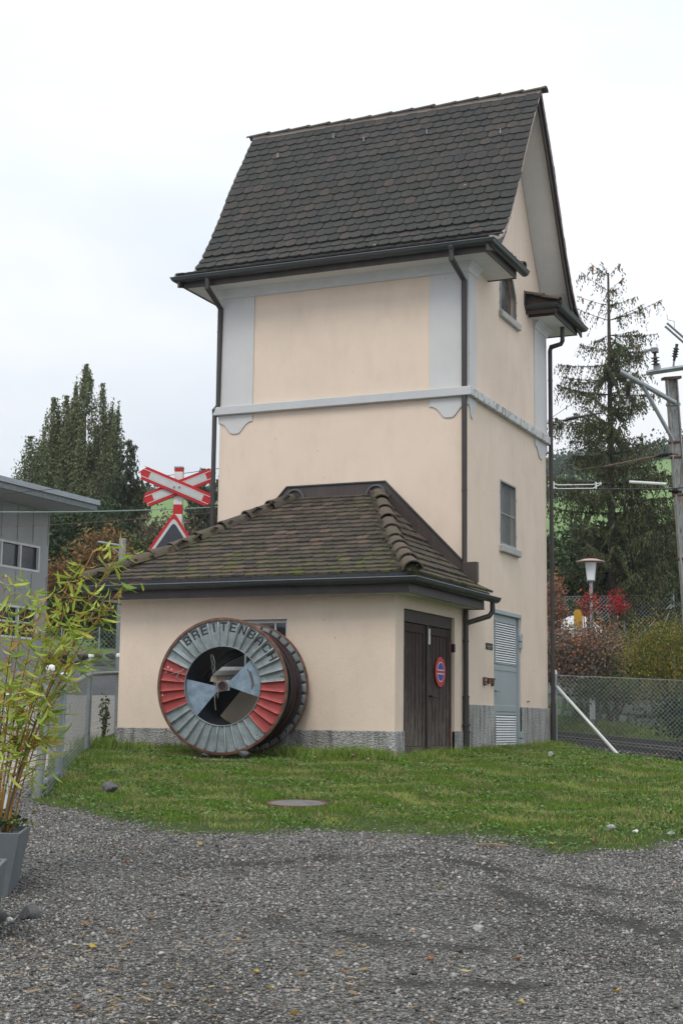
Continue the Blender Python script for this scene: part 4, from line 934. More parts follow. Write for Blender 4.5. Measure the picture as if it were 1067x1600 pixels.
tag(TW.build('twine', M_twine), 'pale loose twine tangled on the front of the cable drum', 'twine')
TW = MB()
for s in range(6):
    c0 = dp(R(-44), .93, DW*.9); pts = [c0+Vector((.05*math.sin(i*1.1+s), .03*math.cos(i+s)-.03, -.09*i+.2+.01*s)) for i in range(6)]; TW.tube(pts, .004, 4)
tag(TW.build('twine', M_galvd), 'thin grey wire loops hanging behind the drum near the wall', 'wire')
def rock(name, loc, sx, sy, sz, mat, label, cat, seed=1, group=None, rot=0):
    rg = np.random.default_rng(seed); bm = bmesh.new(); bmesh.ops.create_icosphere(bm, subdivisions=3, radius=1)
    dirs = rg.normal(size=(14, 3)); dirs /= np.linalg.norm(dirs, axis=1)[:, None]; off = rg.uniform(.55, .95, 14)
    for v in bm.verts:
        p = np.array(v.co); k = 1.0
        for d_, o_ in zip(dirs, off):
            t = p@d_
            if t > o_: k = min(k, o_/t)
        k *= 1+.03*math.sin(9*p[0]+5*p[1]+seed)*math.sin(7*p[2]+3*p[1]); v.co = Vector(p*k)
        v.co = Vector((v.co.x*sx, v.co.y*sy, v.co.z*sz))
    me = bpy.data.meshes.new(name); bm.to_mesh(me); bm.free(); me.materials.append(mat); me.shade_smooth(); me.set_sharp_from_angle(angle=R(28))
    o = bpy.data.objects.new(name, me); S.collection.objects.link(o); o.location = loc; o.rotation_euler = (0, 0, rot); return tag(o, label, cat, group) if label else o
M_rock = plain('dark_grey_rock', (.10, .10, .10), .85, 0, .4, 22, .6); M_rockl = plain('light_grey_rock', (.30, .30, .29), .8, 0, .3, 20, .4)
rock('stone_wedge', dp(R(-104), .99, .05)[:], .10, .08, .06, M_rock, 'dark stone wedged under the left side of the cable drum', 'stone', 3)
rock('stone_wedge', dp(R(-72), .99, .02)[:], .11, .08, .06, M_rock, 'brown grey stone wedged under the right side of the cable drum', 'stone', 5)
SL = MB().bbox(-3.3, -1.5, -4.62, -3.3, -.15, .045, .02).build('concrete_slab', M_cover); tag(SL, 'low concrete slab in the grass under the cable drum', 'slab')
# ------------------------------------------------------------------ manhole, rocks, leaves, flowers
mx_, my_ = .94, -8.34; mz = g(mx_, my_)-.012
MH = thing('manhole_cover', (mx_, my_, mz), 'round concrete and iron manhole cover set in the lawn', 'manhole cover')
sl_ = .066; Mt_ = Matrix.Rotation(R(3.4), 4, Vector((A0[0], A0[1], 0)))
MB().lathe([(.0, .03), (.29, .03), (.295, .022)], (mx_, my_, mz), 40, M=Mt_).build('cover', M_cover, MH, auto=30)
MB().lathe([(.297, -.06), (.297, .032), (.325, .032), (.33, .02), (.33, -.06)], (mx_, my_, mz), 40, M=Mt_).build('rim', M_rust, MH, auto=30)
rx, ry = -1.35, -8.47; rock('rock', (rx, ry, g(rx, ry)+.045), .11, .09, .085, M_rock, 'fist sized dark rock lying in the lawn near the left fence', 'rock', 11)
x, y = W(14.38, 2.6); rock('rock', (x, y, g(x, y)+.03), .055, .04, .035, M_rockl, 'grey stone in the grass at the right gravel edge', 'stone', 12)
x, y = W(14.3, 2.82); rock('rock', (x, y, g(x, y)+.02), .035, .025, .02, M_white, 'small whitish stone right of the grey stone in the grass', 'stone', 13)
x, y = W(14.25, 3.14); rock('rock', (x, y, g(x, y)+.02), .04, .03, .025, M_rockl, 'pale pebble lying on the lawn at the far right', 'stone', 14)
x, y = W(10.05, -2.03); rock('rock', (x, y, g(x, y)+.03), .085, .06, .06, M_rock, 'angular blue grey stone on the gravel by the planters', 'stone', 15, rot=.6)
x, y = W(10.0, -2.22); rock('rock', (x, y, g(x, y)+.03), .08, .06, .055, M_rock, 'rounded dark stone at the foot of the nearest planter', 'stone', 16, rot=1.2)
x, y = W(9.93, -2.135); rock('rock', (x, y, g(x, y)+.02), .030, .022, .02, M_white, 'smooth white pebble between the two dark stones', 'pebble', 17)
x, y = W(9.9, .92); rock('rock', (x, y, g(x, y)+.015), .05, .035, .025, M_rockl, 'flat grey stone lying in the middle of the gravel', 'stone', 18)
M_leaf = leafmat('fallen_leaf', [(0, (.45, .30, .04)), (.4, (.50, .38, .08)), (.6, (.35, .16, .05)), (.8, (.40, .25, .10)), (1, (.30, .10, .05))], .2)
def leafgeo(L=.06, w=.022, curl=.25):
    V = []; n = 5
    for i in range(n+1):
        s = i/n; ww = w*math.sin(math.pi*min(1, s*.94+.04))**.8; z = L*curl*(s-.5)**2*2
        V += [(-ww, L*(s-.5), z+ww*.35), (0, L*(s-.5), z), (ww, L*(s-.5), z+ww*.35)]
    F = []
    for i in range(n): F += [(3*i, 3*i+1, 3*i+4, 3*i+3), (3*i+1, 3*i+2, 3*i+5, 3*i+4)]
    return V, F
fl_me = []; LM_ = [leafmat('yellow_fallen_leaf', [(0, (.45, .30, .04)), (1, (.52, .40, .10))], .2), leafmat('straw_fallen_leaf', [(0, (.40, .26, .10)), (1, (.48, .36, .18))], .2), leafmat('brown_fallen_leaf', [(0, (.22, .09, .04)), (1, (.33, .15, .06))], .2)]
for L, w_, c in ((.06, .018, .5), (.075, .011, .3), (.05, .020, .9)):
    V, F = leafgeo(L, w_, c); me = bpy.data.meshes.new('fallen_leaf'); me.from_pydata(V, [], F); me.materials.append(LM_[len(fl_me)]); fl_me.append(me)
spots = [(8.0, -1.36), (8.1, -1.25), (7.75, -1.30), (8.55, -.45), (8.5, -.20), (8.55, .05), (9.1, -1.45), (9.4, -1.55), (9.75, -1.6), (8.2, -.35), (9.6, -.6), (10.4, -.9), (7.9, .95), (8.6, .72), (8.9, .55), (8.2, 1.5), (10.9, -1.3), (11.9, -.2), (11.2, .75), (9.9, -1.2), (12.2, -1.7), (7.7, -.2), (8.0, -1.0), (12.9, -1.9), (13.2, -1.2), (7.8, .4), (8.9, 1.05), (13.4, 1.9), (14.7, 2.5), (13.6, 2.3)]
for i, (d, l) in enumerate(spots):
    x, y = W(d, l); o = bpy.data.objects.new('fallen_leaf', fl_me[i % 3]); S.collection.objects.link(o); o.location = (x, y, g(x, y)+.02); o.rotation_euler = (random.gauss(0, .3), random.gauss(0, .3), random.uniform(0, 6))
    tag(o, ('small yellow fallen leaf lying on the grey gravel', 'narrow straw coloured fallen leaf lying on the gravel', 'small curled brown fallen leaf lying on the ground')[i % 3], 'leaf', ('yellow fallen leaves', 'narrow straw coloured fallen leaves', 'curled brown fallen leaves')[i % 3])
n = 260; d = np.sqrt(rng.uniform(6.6**2, 9.6**2, n)); l = rng.uniform(-1, .1, n)*.23*d; x = CX+F0[0]*d+A0[0]*l; y = CY+F0[1]*d+A0[1]*l; z = G(x, y)+.015
a = rng.uniform(0, 3.14, n); L = rng.uniform(.012, .045, n); w_ = .0022; V = np.zeros((n, 4, 3)); cx_, sx_ = np.cos(a), np.sin(a)
for k_, (u_, v_) in enumerate(((-1, -1), (1, -1), (1, 1), (-1, 1))): V[:, k_] = np.stack([x+u_*L*cx_-v_*w_*sx_, y+u_*L*sx_+v_*w_*cx_, z+u_*L*rng.normal(0, .12, n)], -1)
M_straw = leafmat('dry_straw', [(0, (.25, .16, .07)), (1, (.45, .34, .18))], .1)
tag(npmesh('dry_litter', V.reshape(-1, 3), np.arange(4*n).reshape(-1, 4), M_straw, None, np.repeat(rng.uniform(0, 1, n), 4)), 'scattered dry straw and leaf litter on the near gravel', None, None, 'stuff')
M_pink = plain('pink_clover_flower', (.36, .24, .28), .8); M_stem = plain('green_stem', (.08, .13, .03), .7)
for i, (x, y) in enumerate([(-.6, -4.6), (-.3, -4.0), (.1, -4.4), (.9, -4.5), (2.2, -1.2), (2.6, -.6), (2.8, -.9), (2.3, -.2), (3.3, -1.8), (-2.0, -5.4), (3.0, .2)]):
    z = g(x, y); t = thing('clover_flower', (x, y, z), 'pink clover flower head standing above the lawn', 'flower', 'pink clover flowers in the lawn')
    MB().tube([(x, y, z), (x+.01, y, z+.10)], .002, 4).build('stem', M_stem, t)
    m_ = MB(); m_.lathe([(0, 0), (.010, .003), (.014, .012), (.010, .022), (0, .026)], (x+.01, y, z+.09), 8); m_.build('flower_head', M_pink, t, True)
x, y = 2.26, -3.1; z = g(x, y); DF = thing('dandelion', (x, y, z), 'white dandelion clock on a bent stem in the lawn right of the building', 'dandelion')
MB().tube([(x+.10, y, z), (x+.05, y, z+.09), (x, y, z+.15)], .003, 5).build('stem', M_stem, DF)
m_ = MB()
for i in range(90):
    v = Vector(rng.normal(size=3)).normalized(); c = Vector((x, y, z+.165)); a_ = v.orthogonal().normalized()*.004; b_ = v.cross(a_)
    m_.add([c, c+v*.034+a_, c+v*.034+b_, c+v*.034-a_, c+v*.034-b_], [(0, 1, 2), (0, 2, 3), (0, 3, 4), (0, 4, 1)])
m_.build('seed_head', M_white, DF)
x, y = W(13.3, 1.35); z = g(x, y); MB_ = MB().tube([(x-.14, y, z+.02), (x, y+.01, z+.03), (x+.16, y, z+.02)], .007, 6); tag(MB_.build('twig', M_straw), 'thin pale dry stick lying on the gravel below the lawn edge', 'stick')
# ------------------------------------------------------------------ fences
def chain(mb, P0, P1, zb0, zt0, zb1, zt1, st=.105, r=.002, plane=None):
    """diagonal wires between two posts, both directions"""
    a, b = Vector(P0), Vector(P1); L = (b-a).length; u = (b-a)/L; nrm = Vector((-u.y, u.x, 0))
    H0, H1 = zt0-zb0, zt1-zb1; Hm = (H0+H1)/2
    for sg in (1, -1):
        c = -Hm
        while c < L:
            s0, s1 = c, c+Hm; t0, t1 = 0., 1.
            if s0 < 0: t0 = -s0/Hm; s0 = 0
            if s1 > L: t1 = 1-(s1-L)/Hm; s1 = L
            if t1 > t0+.01:
                def pt(s, t):
                    if sg < 0: t = 1-t
                    zb = zb0+(zb1-zb0)*s/L; zt = zt0+(zt1-zt0)*s/L; p = a+u*s; return Vector((p.x, p.y, zb+(zt-zb)*t))
                k = max(2, int((t1-t0)*Hm/.45)+1); pts = [pt(s0+(s1-s0)*i/(k-1), t0+(t1-t0)*i/(k-1))+nrm*(.004*sg) for i in range(k)] if k > 1 else []
                mb.tube(pts, r, 3, False)
            c += st
    return mb
def gp(d, l, dz=0): x, y = W(d, l); return Vector((x, y, g(x, y)+dz))
LF = thing('chain_link_fence', tuple(gp(18.3, -3.4)), 'galvanised tube and chain link fence running from the planters to the annex', 'fence')
posts = [(16.45, -3.30, 1.15, .058, (.12, -.01)), (18.4, -3.43, 1.13, .05, (0.03, 0)), (22.5, -3.78, 1.56, .045, (0.02, 0)), (25.9, -3.85, 1.71, .045, (0, 0))]
tops = []
for d, l, zt, r, (ll, dd) in posts:
    b = gp(d, l, -.1); x, y = W(d+dd, l+ll); t_ = Vector((x, y, zt)); tops.append((b, t_))
    MB().tube([b, t_-Vector((0, 0, .02))], r*.92, 14).build('post', M_galv, LF, auto=40)
    MB().lathe([(r*1.02, -.05), (r*1.04, -.02), (r*.8, .005), (0, .018)], tuple(t_), 14).build('post_cap', M_white, LF, True)
for (i, j, z0, z1, r) in ((0, 1, .84, .92, .03), (0, 1, -.15, -.10, .034), (1, 2, .96, 1.25, .034), (2, 3, 1.25, 1.38, .034)):
    def on(k, z): b, t_ = tops[k]; f = (z-b.z)/(t_.z-b.z); return b+(t_-b)*f
    MB().tube([on(i, z0), on(j, z1)], r, 10).build('rail', M_galv, LF, auto=40)
for i in range(3):
    (b0, t0), (b1, t1) = tops[i], tops[i+1]
    chain(MB(), (t0.x, t0.y, 0), (t1.x, t1.y, 0), b0.z+.12, t0.z-.06, b1.z+.12, t1.z-.06).build('chain_link_mesh', M_galv, LF, fix=False)
# continuing panel to the left behind the bamboo, with leaning white brace
b2_ = gp(16.2, -5.3, -.1); t2_ = b2_+Vector((0, 0, 1.55)); MB().tube([b2_, t2_], .045, 10).build('post', M_galv, LF)
(b0, t0) = tops[0]; MB().tube([t2_-Vector((0, 0, .3)), t0-Vector((0, 0, .33))], .03, 8).build('rail', M_galv, LF)
chain(MB(), (t2_.x, t2_.y, 0), (t0.x, t0.y, 0), b2_.z+.12, t2_.z, b0.z+.12, t0.z-.06).build('chain_link_mesh', M_galv, LF, fix=False)
MB().tube([gp(15.2, -3.35, .0), gp(16.3, -3.62, .98)], .035, 8).build('brace', M_galv, LF)
RFn = thing('chain_link_fence', (.06, 4.97, g(.06, 4.97)), 'chain link fence with leaning pipe brace right of the building before the railway', 'fence')
p0 = Vector((.10, 5.02, 0)); p1 = Vector((5.2, 4.1, 0)); e0 = gp(28.75, 4.14); e0z = e0.z
P_a = Vector((e0.x, e0.y, 0)); e1 = gp(28.2, 7.6); P_b = Vector((e1.x, e1.y, 0))
MB().tube([(P_a.x, P_a.y, e0z-.1), (P_a.x, P_a.y, 1.60)], .055, 14).build('post', M_galv, RFn, auto=40)
MB().lathe([(.058, -.06), (.058, -.01), (.04, .02), (0, .03)], (P_a.x, P_a.y, 1.60), 14).build('post_cap', M_white, RFn, True)
MB().tube([(P_b.x, P_b.y, e1.z-.1), (P_b.x, P_b.y, 1.50)], .045, 10).build('post', M_galv, RFn)
chain(MB(), P_a, P_b, e0z-.02, 1.52, e1.z-.02, 1.40, .085, .0026).build('chain_link_mesh', M_galv, RFn, fix=False)
MB().tube([(P_a.x, P_a.y, 1.52), (P_b.x, P_b.y, 1.40)], .006, 6).build('top_wire', M_galv, RFn)
br = gp(26.4, 4.92, .02); MB().tube([(P_a.x+.06, P_a.y-.03, 1.30), br], .028, 10).build('brace', M_white, RFn, True)
# ------------------------------------------------------------------ planters with bamboo
M_planter = plain('grey_fibre_cement', (.13, .145, .155), .6, 0, .12, 5, .1)
def planter(c_top, c_bot, label, zt, zb):
    t = thing('planter', (*W(*[(sum(p[i] for p in c_bot)/4) for i in (0, 1)]), zb), label, 'planter'); mb = MB(); T_ = [Vector((*W(*p), zt)) for p in c_top]; B_ = [Vector((*W(*p), zb)) for p in c_bot]
    ct = sum(T_, Vector())/4; Ti = [p+(ct-p).normalized()*.035 for p in T_]; Tj = [p-Vector((0, 0, .10)) for p in Ti]
    V = T_+B_+Ti+Tj; mb.add(V, [(i, (i+1) % 4, 4+(i+1) % 4, 4+i) for i in range(4)]+[(i, (i+1) % 4, 8+(i+1) % 4, 8+i) for i in range(4)]+[(8+i, 8+(i+1) % 4, 12+(i+1) % 4, 12+i) for i in range(4)]+[(4, 5, 6, 7)])
    o = mb.build('box', M_planter, t); bv = o.modifiers.new('soft edge', 'BEVEL'); bv.width = .006; bv.segments = 2
    MB().add([p+Vector((0, 0, .03)) for p in Tj], [(0, 1, 2, 3)]).build('soil', M_dark, t)
    return t
planter([(10.69, -2.245), (11.48, -2.33), (11.55, -3.1), (10.76, -3.05)], [(10.77, -2.335), (11.20, -2.36), (11.25, -2.95), (10.82, -2.93)], 'tapered grey planter holding the yellowing bamboo', -.235, g(*W(11, -2.5))-.02)
planter([(9.2, -2.06), (9.85, -2.145), (9.93, -2.9), (9.25, -2.85)], [(9.28, -2.12), (9.80, -2.185), (9.85, -2.75), (9.32, -2.7)], 'nearest grey planter, only its edge showing at the left', -.335, g(*W(9.6, -2.4))-.02)
BB = thing('bamboo', (*W(11.1, -2.5), -.25), 'yellow green bamboo with orange stems leaning out of the grey planter', 'bamboo')
M_culm = plain('orange_brown_culm', (.36, .19, .035), .5, 0, .35, 9); M_culmd = plain('dark_culm', (.08, .055, .035), .5, 0, .3, 9)
M_bam = leafmat('bamboo_leaf', [(0, (.17, .29, .04)), (.35, (.32, .43, .06)), (.7, (.48, .56, .09)), (.88, (.60, .60, .13)), (.94, (.5, .36, .08)), (1, (.45, .25, .10))], .35, .45)
lgeo = []
V, F = leafgeo(.140, .0115, .30); V = [(x, y+.077, z) for x, y, z in V]
bl_me = bpy.data.meshes.new('leaf'); bl_me.from_pydata(V, [], F); bl_me.materials.append(M_bam)
tips = [((11.2, -2.47), (10.93, -1.66, 1.78), .012), ((11.1, -2.46), (10.9, -1.60, 1.55), .012), ((11.15, -2.48), (10.93, -1.84, 1.80), .011), ((11.0, -2.44), (10.96, -1.80, 1.38), .011), ((11.2, -2.52), (10.95, -2.02, 1.55), .010), ((11.1, -2.5), (10.95, -2.2, 1.42), .010), ((11.3, -2.56), (11.2, -2.36, 1.5), .010), ((11.2, -2.6), (11.1, -2.52, 1.62), .010), ((11.15, -2.55), (10.99, -2.42, 1.2), .009), ((11.05, -2.42), (10.9, -2.05, 1.15), .009), ((11.3, -2.44), (11.1, -1.95, .95), .008), ((11.1, -2.5), (10.8, -2.38, .75), .008), ((11.2, -2.45), (11.1, -2.2, .45), .007)]
leafM = []
def bez(a, b, c, t): return a*(1-t)**2+b*2*t*(1-t)+c*t*t
def leafat(p, dr):
    dr = dr.normalized(); s = dr.cross(Vector((0, 0, 1)));
    s = s.normalized() if s.length > .01 else Vector((1, 0, 0)); nn = s.cross(dr); ro = random.gauss(0, .7); s2 = s*math.cos(ro)+nn*math.sin(ro); n2 = s2.cross(dr); k = random.uniform(.55, 1.15)
    leafM.append(Matrix(((s2.x*k, dr.x*k, n2.x*k, p.x), (s2.y*k, dr.y*k, n2.y*k, p.y), (s2.z*k, dr.z*k, n2.z*k, p.z), (0, 0, 0, 1))))
for ci, (b, (td, tl, tz), r) in enumerate(tips):
    a = Vector((*W(*b), -.30)); c = Vector((*W(td, tl), tz)); m0 = a*.55+c*.45+Vector((0, 0, .28))-(c-a)*.0; m0.x = a.x*.72+c.x*.28; m0.y = a.y*.72+c.y*.28
    N = 16; pts = [bez(a, m0, c, i/N) for i in range(N+1)]; rs = [r*.9*(1-.75*i/N) for i in range(N+1)]
    cu = MB().tube(pts, rs, 7).build('culm', M_culmd if ci in (3, 8) else M_culm, BB, True)
    nb = MB()
    for i in range(3, N, 2): d_ = (pts[i+1]-pts[i]).normalized(); nb.tube([pts[i]-d_*.004, pts[i]+d_*.004], rs[i]*1.35, 7)
    nb.build('node', M_culmd, cu)
    tw = MB()
    for i in range(5, N+1):
        for s in range(3 if i < N else 4):
            th = random.uniform(0, 6.28); out_ = Vector((math.cos(th), math.sin(th), random.uniform(-.1, .8))).normalized(); L = random.uniform(.10, .26)*(1.15-.5*i/N)
            e = pts[i]+out_*L; tw.tube([pts[i], pts[i]+out_*L*.5+Vector((0, 0, .01)), e], [.0028, .002, .0012], 4)
            for q_ in range(random.choice((1, 2, 3, 3))):
                f = random.uniform(.35, 1); dr = (out_*.6+Vector((random.gauss(0, .6), random.gauss(0, .6), random.gauss(-.25, .45))))
                leafat(pts[i]+(e-pts[i])*f, dr)
    o_ = tw.build('twigs', M_culm, cu); o_['kind'] = 'stuff'
random.shuffle(leafM); print('bamboo leaves', len(leafM))
binv = wmat(BB).inverted()
for M in leafM[:300]:
    o = bpy.data.objects.new('leaf', bl_me); S.collection.objects.link(o); o.parent = BB; o.matrix_parent_inverse = binv; o.matrix_basis = M
if len(leafM) > 300:
    SV, SF = [], []
    for M in leafM[300:]: b = len(SV); SV += [tuple(M @ Vector(v)) for v in V]; SF += [[j+b for j in f] for f in F]
    o = npmesh('leaves', np.array(SV), np.array(SF), M_bam, BB, np.repeat(rng.uniform(0, 1, len(leafM)-300), len(V))); o['kind'] = 'stuff'
xs = [W(d, l) for d, l in ((11.4, -2.4), (11.3, -2.5), (11.2, -2.6), (11.35, -2.75))]
# ------------------------------------------------------------------ vegetation
def cards(name, P, size, mat, parent=None, asp=.6, rn=None, up=0., drop=None):
    """small leaf faces at points P, random attitude; drop: hanging direction weight"""
    n = len(P); a = rng.normal(size=(n, 3)); a[:, 2] += up
    if drop is not None: a = a*.35; a[:, 2] -= drop
    a /= np.linalg.norm(a, axis=1)[:, None]+1e-9; b = rng.normal(size=(n, 3)); b -= a*np.sum(a*b, 1)[:, None]; b /= np.linalg.norm(b, axis=1)[:, None]+1e-9
    s = (size*rng.uniform(.55, 1.3, n))[:, None] if np.isscalar(size) else size[:, None]
    a = a*s; b = b*s*asp; V = np.stack([P-a, P-b*.9+a*.1, P+a, P+b+a*.1], 1).reshape(-1, 3)
    rn = rng.uniform(0, 1, n) if rn is None else rn
    return npmesh(name, V, np.arange(4*n).reshape(-1, 4), mat, parent, np.repeat(np.clip(rn, 0, .999), 4))
def trunk(tree, x, y, z0, z1, r, mat, lean=(0, 0), bend=.0):
    pts = []; rs = []
    for i in range(9): s = i/8; pts.append((x+lean[0]*s+bend*math.sin(s*3), y+lean[1]*s, z0+(z1-z0)*s)); rs.append(r*(1-.86*s)+.01)
    return MB().tube(pts, rs, 10).build('trunk', mat, tree, True)
M_bark = plain('grey_brown_bark', (.085, .07, .055), .9, 0, .35, 6, .5); M_barkd = plain('dark_bark', (.05, .042, .034), .9, 0, .35, 6, .5)
M_pop = leafmat('poplar_leaf', [(0, (.06, .08, .036)), (.5, (.115, .14, .06)), (.85, (.165, .185, .08)), (1, (.22, .21, .12))], .2)
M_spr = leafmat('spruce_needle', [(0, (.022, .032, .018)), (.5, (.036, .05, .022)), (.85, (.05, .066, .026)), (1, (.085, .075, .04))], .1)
M_spr2 = leafmat('spruce_needle_pale', [(0, (.03, .042, .018)), (.45, (.05, .065, .024)), (.8, (.075, .088, .03)), (1, (.12, .105, .055))], .12)  # paler needle tone, used for the tall loose spruce
def poplar(d, l, top, w, label, n=26000, plumes=7, seed=1, grp='poplars behind the grey building'):
    rg = np.random.default_rng(seed); x, y = W(d, l); z = g(x, y); t = thing('poplar_tree', (x, y, z), label, 'tree', grp); trunk(t, x, y, z-.3, z+(top-z)*.8, .35, M_bark)
    h = top-z; Ps = []; rn = []
    axes = [(0, 0, 1.0, .55)]
    for k in range(plumes): a = rg.uniform(0, 6.28); rr = rg.uniform(.35, .9)*w; axes.append((math.cos(a)*rr, math.sin(a)*rr, rg.uniform(.5, .93), rg.uniform(.3, .55)))
    for (ox, oy, hh, ww) in axes:
        m = int(n/len(axes)); s = rg.beta(1.5, 1.15, m); zt = z+1.2+(h*hh-1.2)*s; prof = np.minimum(1, (1-s)*3.2)**.7*np.minimum(1, .35+s*2.5)
        # clumps: quantise along upward sweeping twigs
        nc = 110; cs = rg.uniform(.02, 1, nc); ca = rg.uniform(0, 6.28, nc); cr = rg.uniform(.3, 1., nc)*ww*w*1.05
        ci = rg.integers(0, nc, m); cz = cs[ci]; pr = np.minimum(1, (1-cz)*3.4)**.7*np.minimum(1, .35+cz*2.5)
        off = rg.normal(0, 1, (m, 3))*np.array([.17, .17, .75])*w*.42
        X = x+ox*(.35+.65*np.minimum(1, cz*3))+np.cos(ca[ci])*cr[ci]*pr+off[:, 0]*(.3+pr); Y = y+oy*(.35+.65*np.minimum(1, cz*3))+np.sin(ca[ci])*cr[ci]*pr+off[:, 1]*(.3+pr); Z = z+.8+(h*hh-.8)*cz+off[:, 2]*(1.1 if hh < .99 else .8)
        Z = np.minimum(Z, top); Ps.append(np.stack([X, Y, Z], -1)); rn.append(np.clip(.25+.5*rg.uniform(0, 1, nc)[ci]+rg.uniform(-.25, .3, m), 0, .97))
    cards('crown', np.concatenate(Ps), .078, M_pop, t, .5, np.concatenate(rn), 1.5); return t
poplar(80, -17.1, 15.9, 1.7, 'leftmost lowest poplar of the row rising behind the grey building', 34000, 7, 2)
poplar(79, -15.7, 17.9, 1.35, 'second poplar from the left, with blunt double top', 42000, 6, 3)
poplar(78.5, -14.9, 17.9, 1.2, 'third poplar from the left, just left of the tallest one', 36000, 5, 4)
poplar(78.2, -13.85, 19.6, 1.15, 'tallest poplar with narrow pointed top', 44000, 5, 5)
poplar(77.6, -12.85, 18.4, 1.15, 'rightmost poplar, slightly lower than the tallest, beside the dark spruce', 40000, 5, 6)
def spruce(d, l, top, w, label, cat='tree', n_whorl=22, seed=1, mat=M_spr, grp=None, droop=.25, sparse_top=0, dens=1., tw=.05, zbase=None, cones=False, sizek=1., up_tip=.25):
    rg = np.random.default_rng(seed); x, y = W(d, l); z = g(x, y) if zbase is None else zbase; t = thing('spruce_tree', (x, y, z), label, cat, grp)
    h = top-z; trunk(t, x, y, z-.3, top-.15, .011*h+.03, M_barkd)
    BR = MB(); Ps = []; Sz = []; Rn = []; TIPS = []
    for k in range(n_whorl):
        s = (k+.5)/n_whorl; s = s**1.05; zz_ = z+h*(.06+.94*s); R_ = w*(1-s)**(.82-.22*sparse_top)*(.92+.2*rg.uniform())+.18+.35*sparse_top*(s > .7); nb = int(5+4*(1-s)) if s < .85 else 4
        for b in range(nb):
            a = rg.uniform(0, 6.28); L = R_*rg.uniform(.55, 1.12); dr = np.array([math.cos(a), math.sin(a), 0]); m = 7; pts = []
            for i in range(m+1):
                f = i/m; pts.append(np.array([x, y, zz_])+dr*L*f+np.array([0, 0, L*(-droop*math.sin(f*math.pi*.8)+up_tip*f**3+((.42 if sparse_top else .28)*f if s > .84 else (.12*f*sparse_top)))]))
            BR.tube([tuple(p) for p in pts], [max(.008, .035*(1-i/m)*(.4+.6*(1-s))*L/1.5) for i in range(m+1)], 4)
            TIPS.append(pts[-2]); nt__ = int(L*(30 if s < .8 else 20)*dens*(1 if s < .85 else 1-.45*sparse_top))
            for q_ in range(nt__):
                f = rg.uniform(.06, 1)**.8; i = min(m-1, int(f*m)); p = pts[i]+(pts[i+1]-pts[i])*(f*m-i); side = np.array([-dr[1], dr[0], 0]); sg = rg.choice([-1, 1]); ln = rg.uniform(.15, .55)*(1.15-.6*f)*min(1.2, .5+L*.3)*sizek
                n_ = max(3, int(ln/.05)); base = rg.uniform(0, 1)
                for j in range(n_):
                    e = j/n_; pp = p+side*sg*ln*.55*math.sin(e*1.4)+dr*ln*.35*e+np.array([0, 0, -ln*1.0*e**1.4]); Ps.append(pp+rg.normal(0, .018, 3)); Sz.append(tw*rg.uniform(.7, 1.4)); Rn.append(np.clip(.15+.55*base+.25*f*rg.uniform(), 0, .97))
    # inner needles round the trunk
    o = BR.build('branch', M_barkd, t, True, fix=False); o.name = 'branches'; o['kind'] = 'stuff'
    cards('crown', np.array(Ps), np.array(Sz), mat, t, .38, np.array(Rn), 0, .8)
    if cones:
        for c in range(34):
            cx_, cy_, cz_ = TIPS[rg.integers(int(len(TIPS)*.72), len(TIPS))]
            MB().tube([(cx_, cy_, cz_), (cx_, cy_, cz_-.06), (cx_+.01, cy_, cz_-.2)], [.02, .04, .015], 6).build('cone', M_cone, t, True)
    return t
M_cone = plain('tan_spruce_cone', (.26, .14, .08), .8)
spruce(70, -10.3, 14.0, 2.3, 'dark spruce on the right flank of the poplars', seed=11, n_whorl=24, droop=.30, dens=1.0, tw=.10, sizek=1.5)
spruce(95, -8.9, 17.0, 2.6, 'left one of two narrow dark spruces behind the crossing sign', seed=12, n_whorl=22, dens=.9, tw=.10, sizek=1.3)
spruce(95, -7.75, 16.6, 2.9, 'right one of two narrow dark spruces, half hidden by the tower', seed=13, n_whorl=22, dens=.9, tw=.10, sizek=1.3)
# the tall loose spruce right of the tower and the dark ones round it
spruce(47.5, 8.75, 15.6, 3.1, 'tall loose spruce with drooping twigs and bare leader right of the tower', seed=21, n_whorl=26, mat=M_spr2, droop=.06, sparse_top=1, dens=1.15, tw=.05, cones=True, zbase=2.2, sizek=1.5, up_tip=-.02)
spruce(50, 9.9, 8.6, 3.2, 'dense dark spruce behind the leaning railway mast', seed=22, n_whorl=20, dens=1.1, tw=.075, zbase=2.6, sizek=1.3)
spruce(52, 11.9, 9.4, 3.2, 'dark spruce at the right edge behind the wire fence', seed=23, n_whorl=20, dens=1.1, tw=.075, zbase=2.6, sizek=1.3)
spruce(50, 6.9, 7.0, 2.3, 'small dark spruce close to the right side of the tower', seed=24, n_whorl=18, dens=1.1, tw=.075, zbase=2.6, sizek=1.3)
spruce(49, 8.9, 7.4, 2.8, 'low dark spruce under the tall loose one', seed=25, n_whorl=18, dens=1.1, tw=.07, zbase=2.6, sizek=1.3)
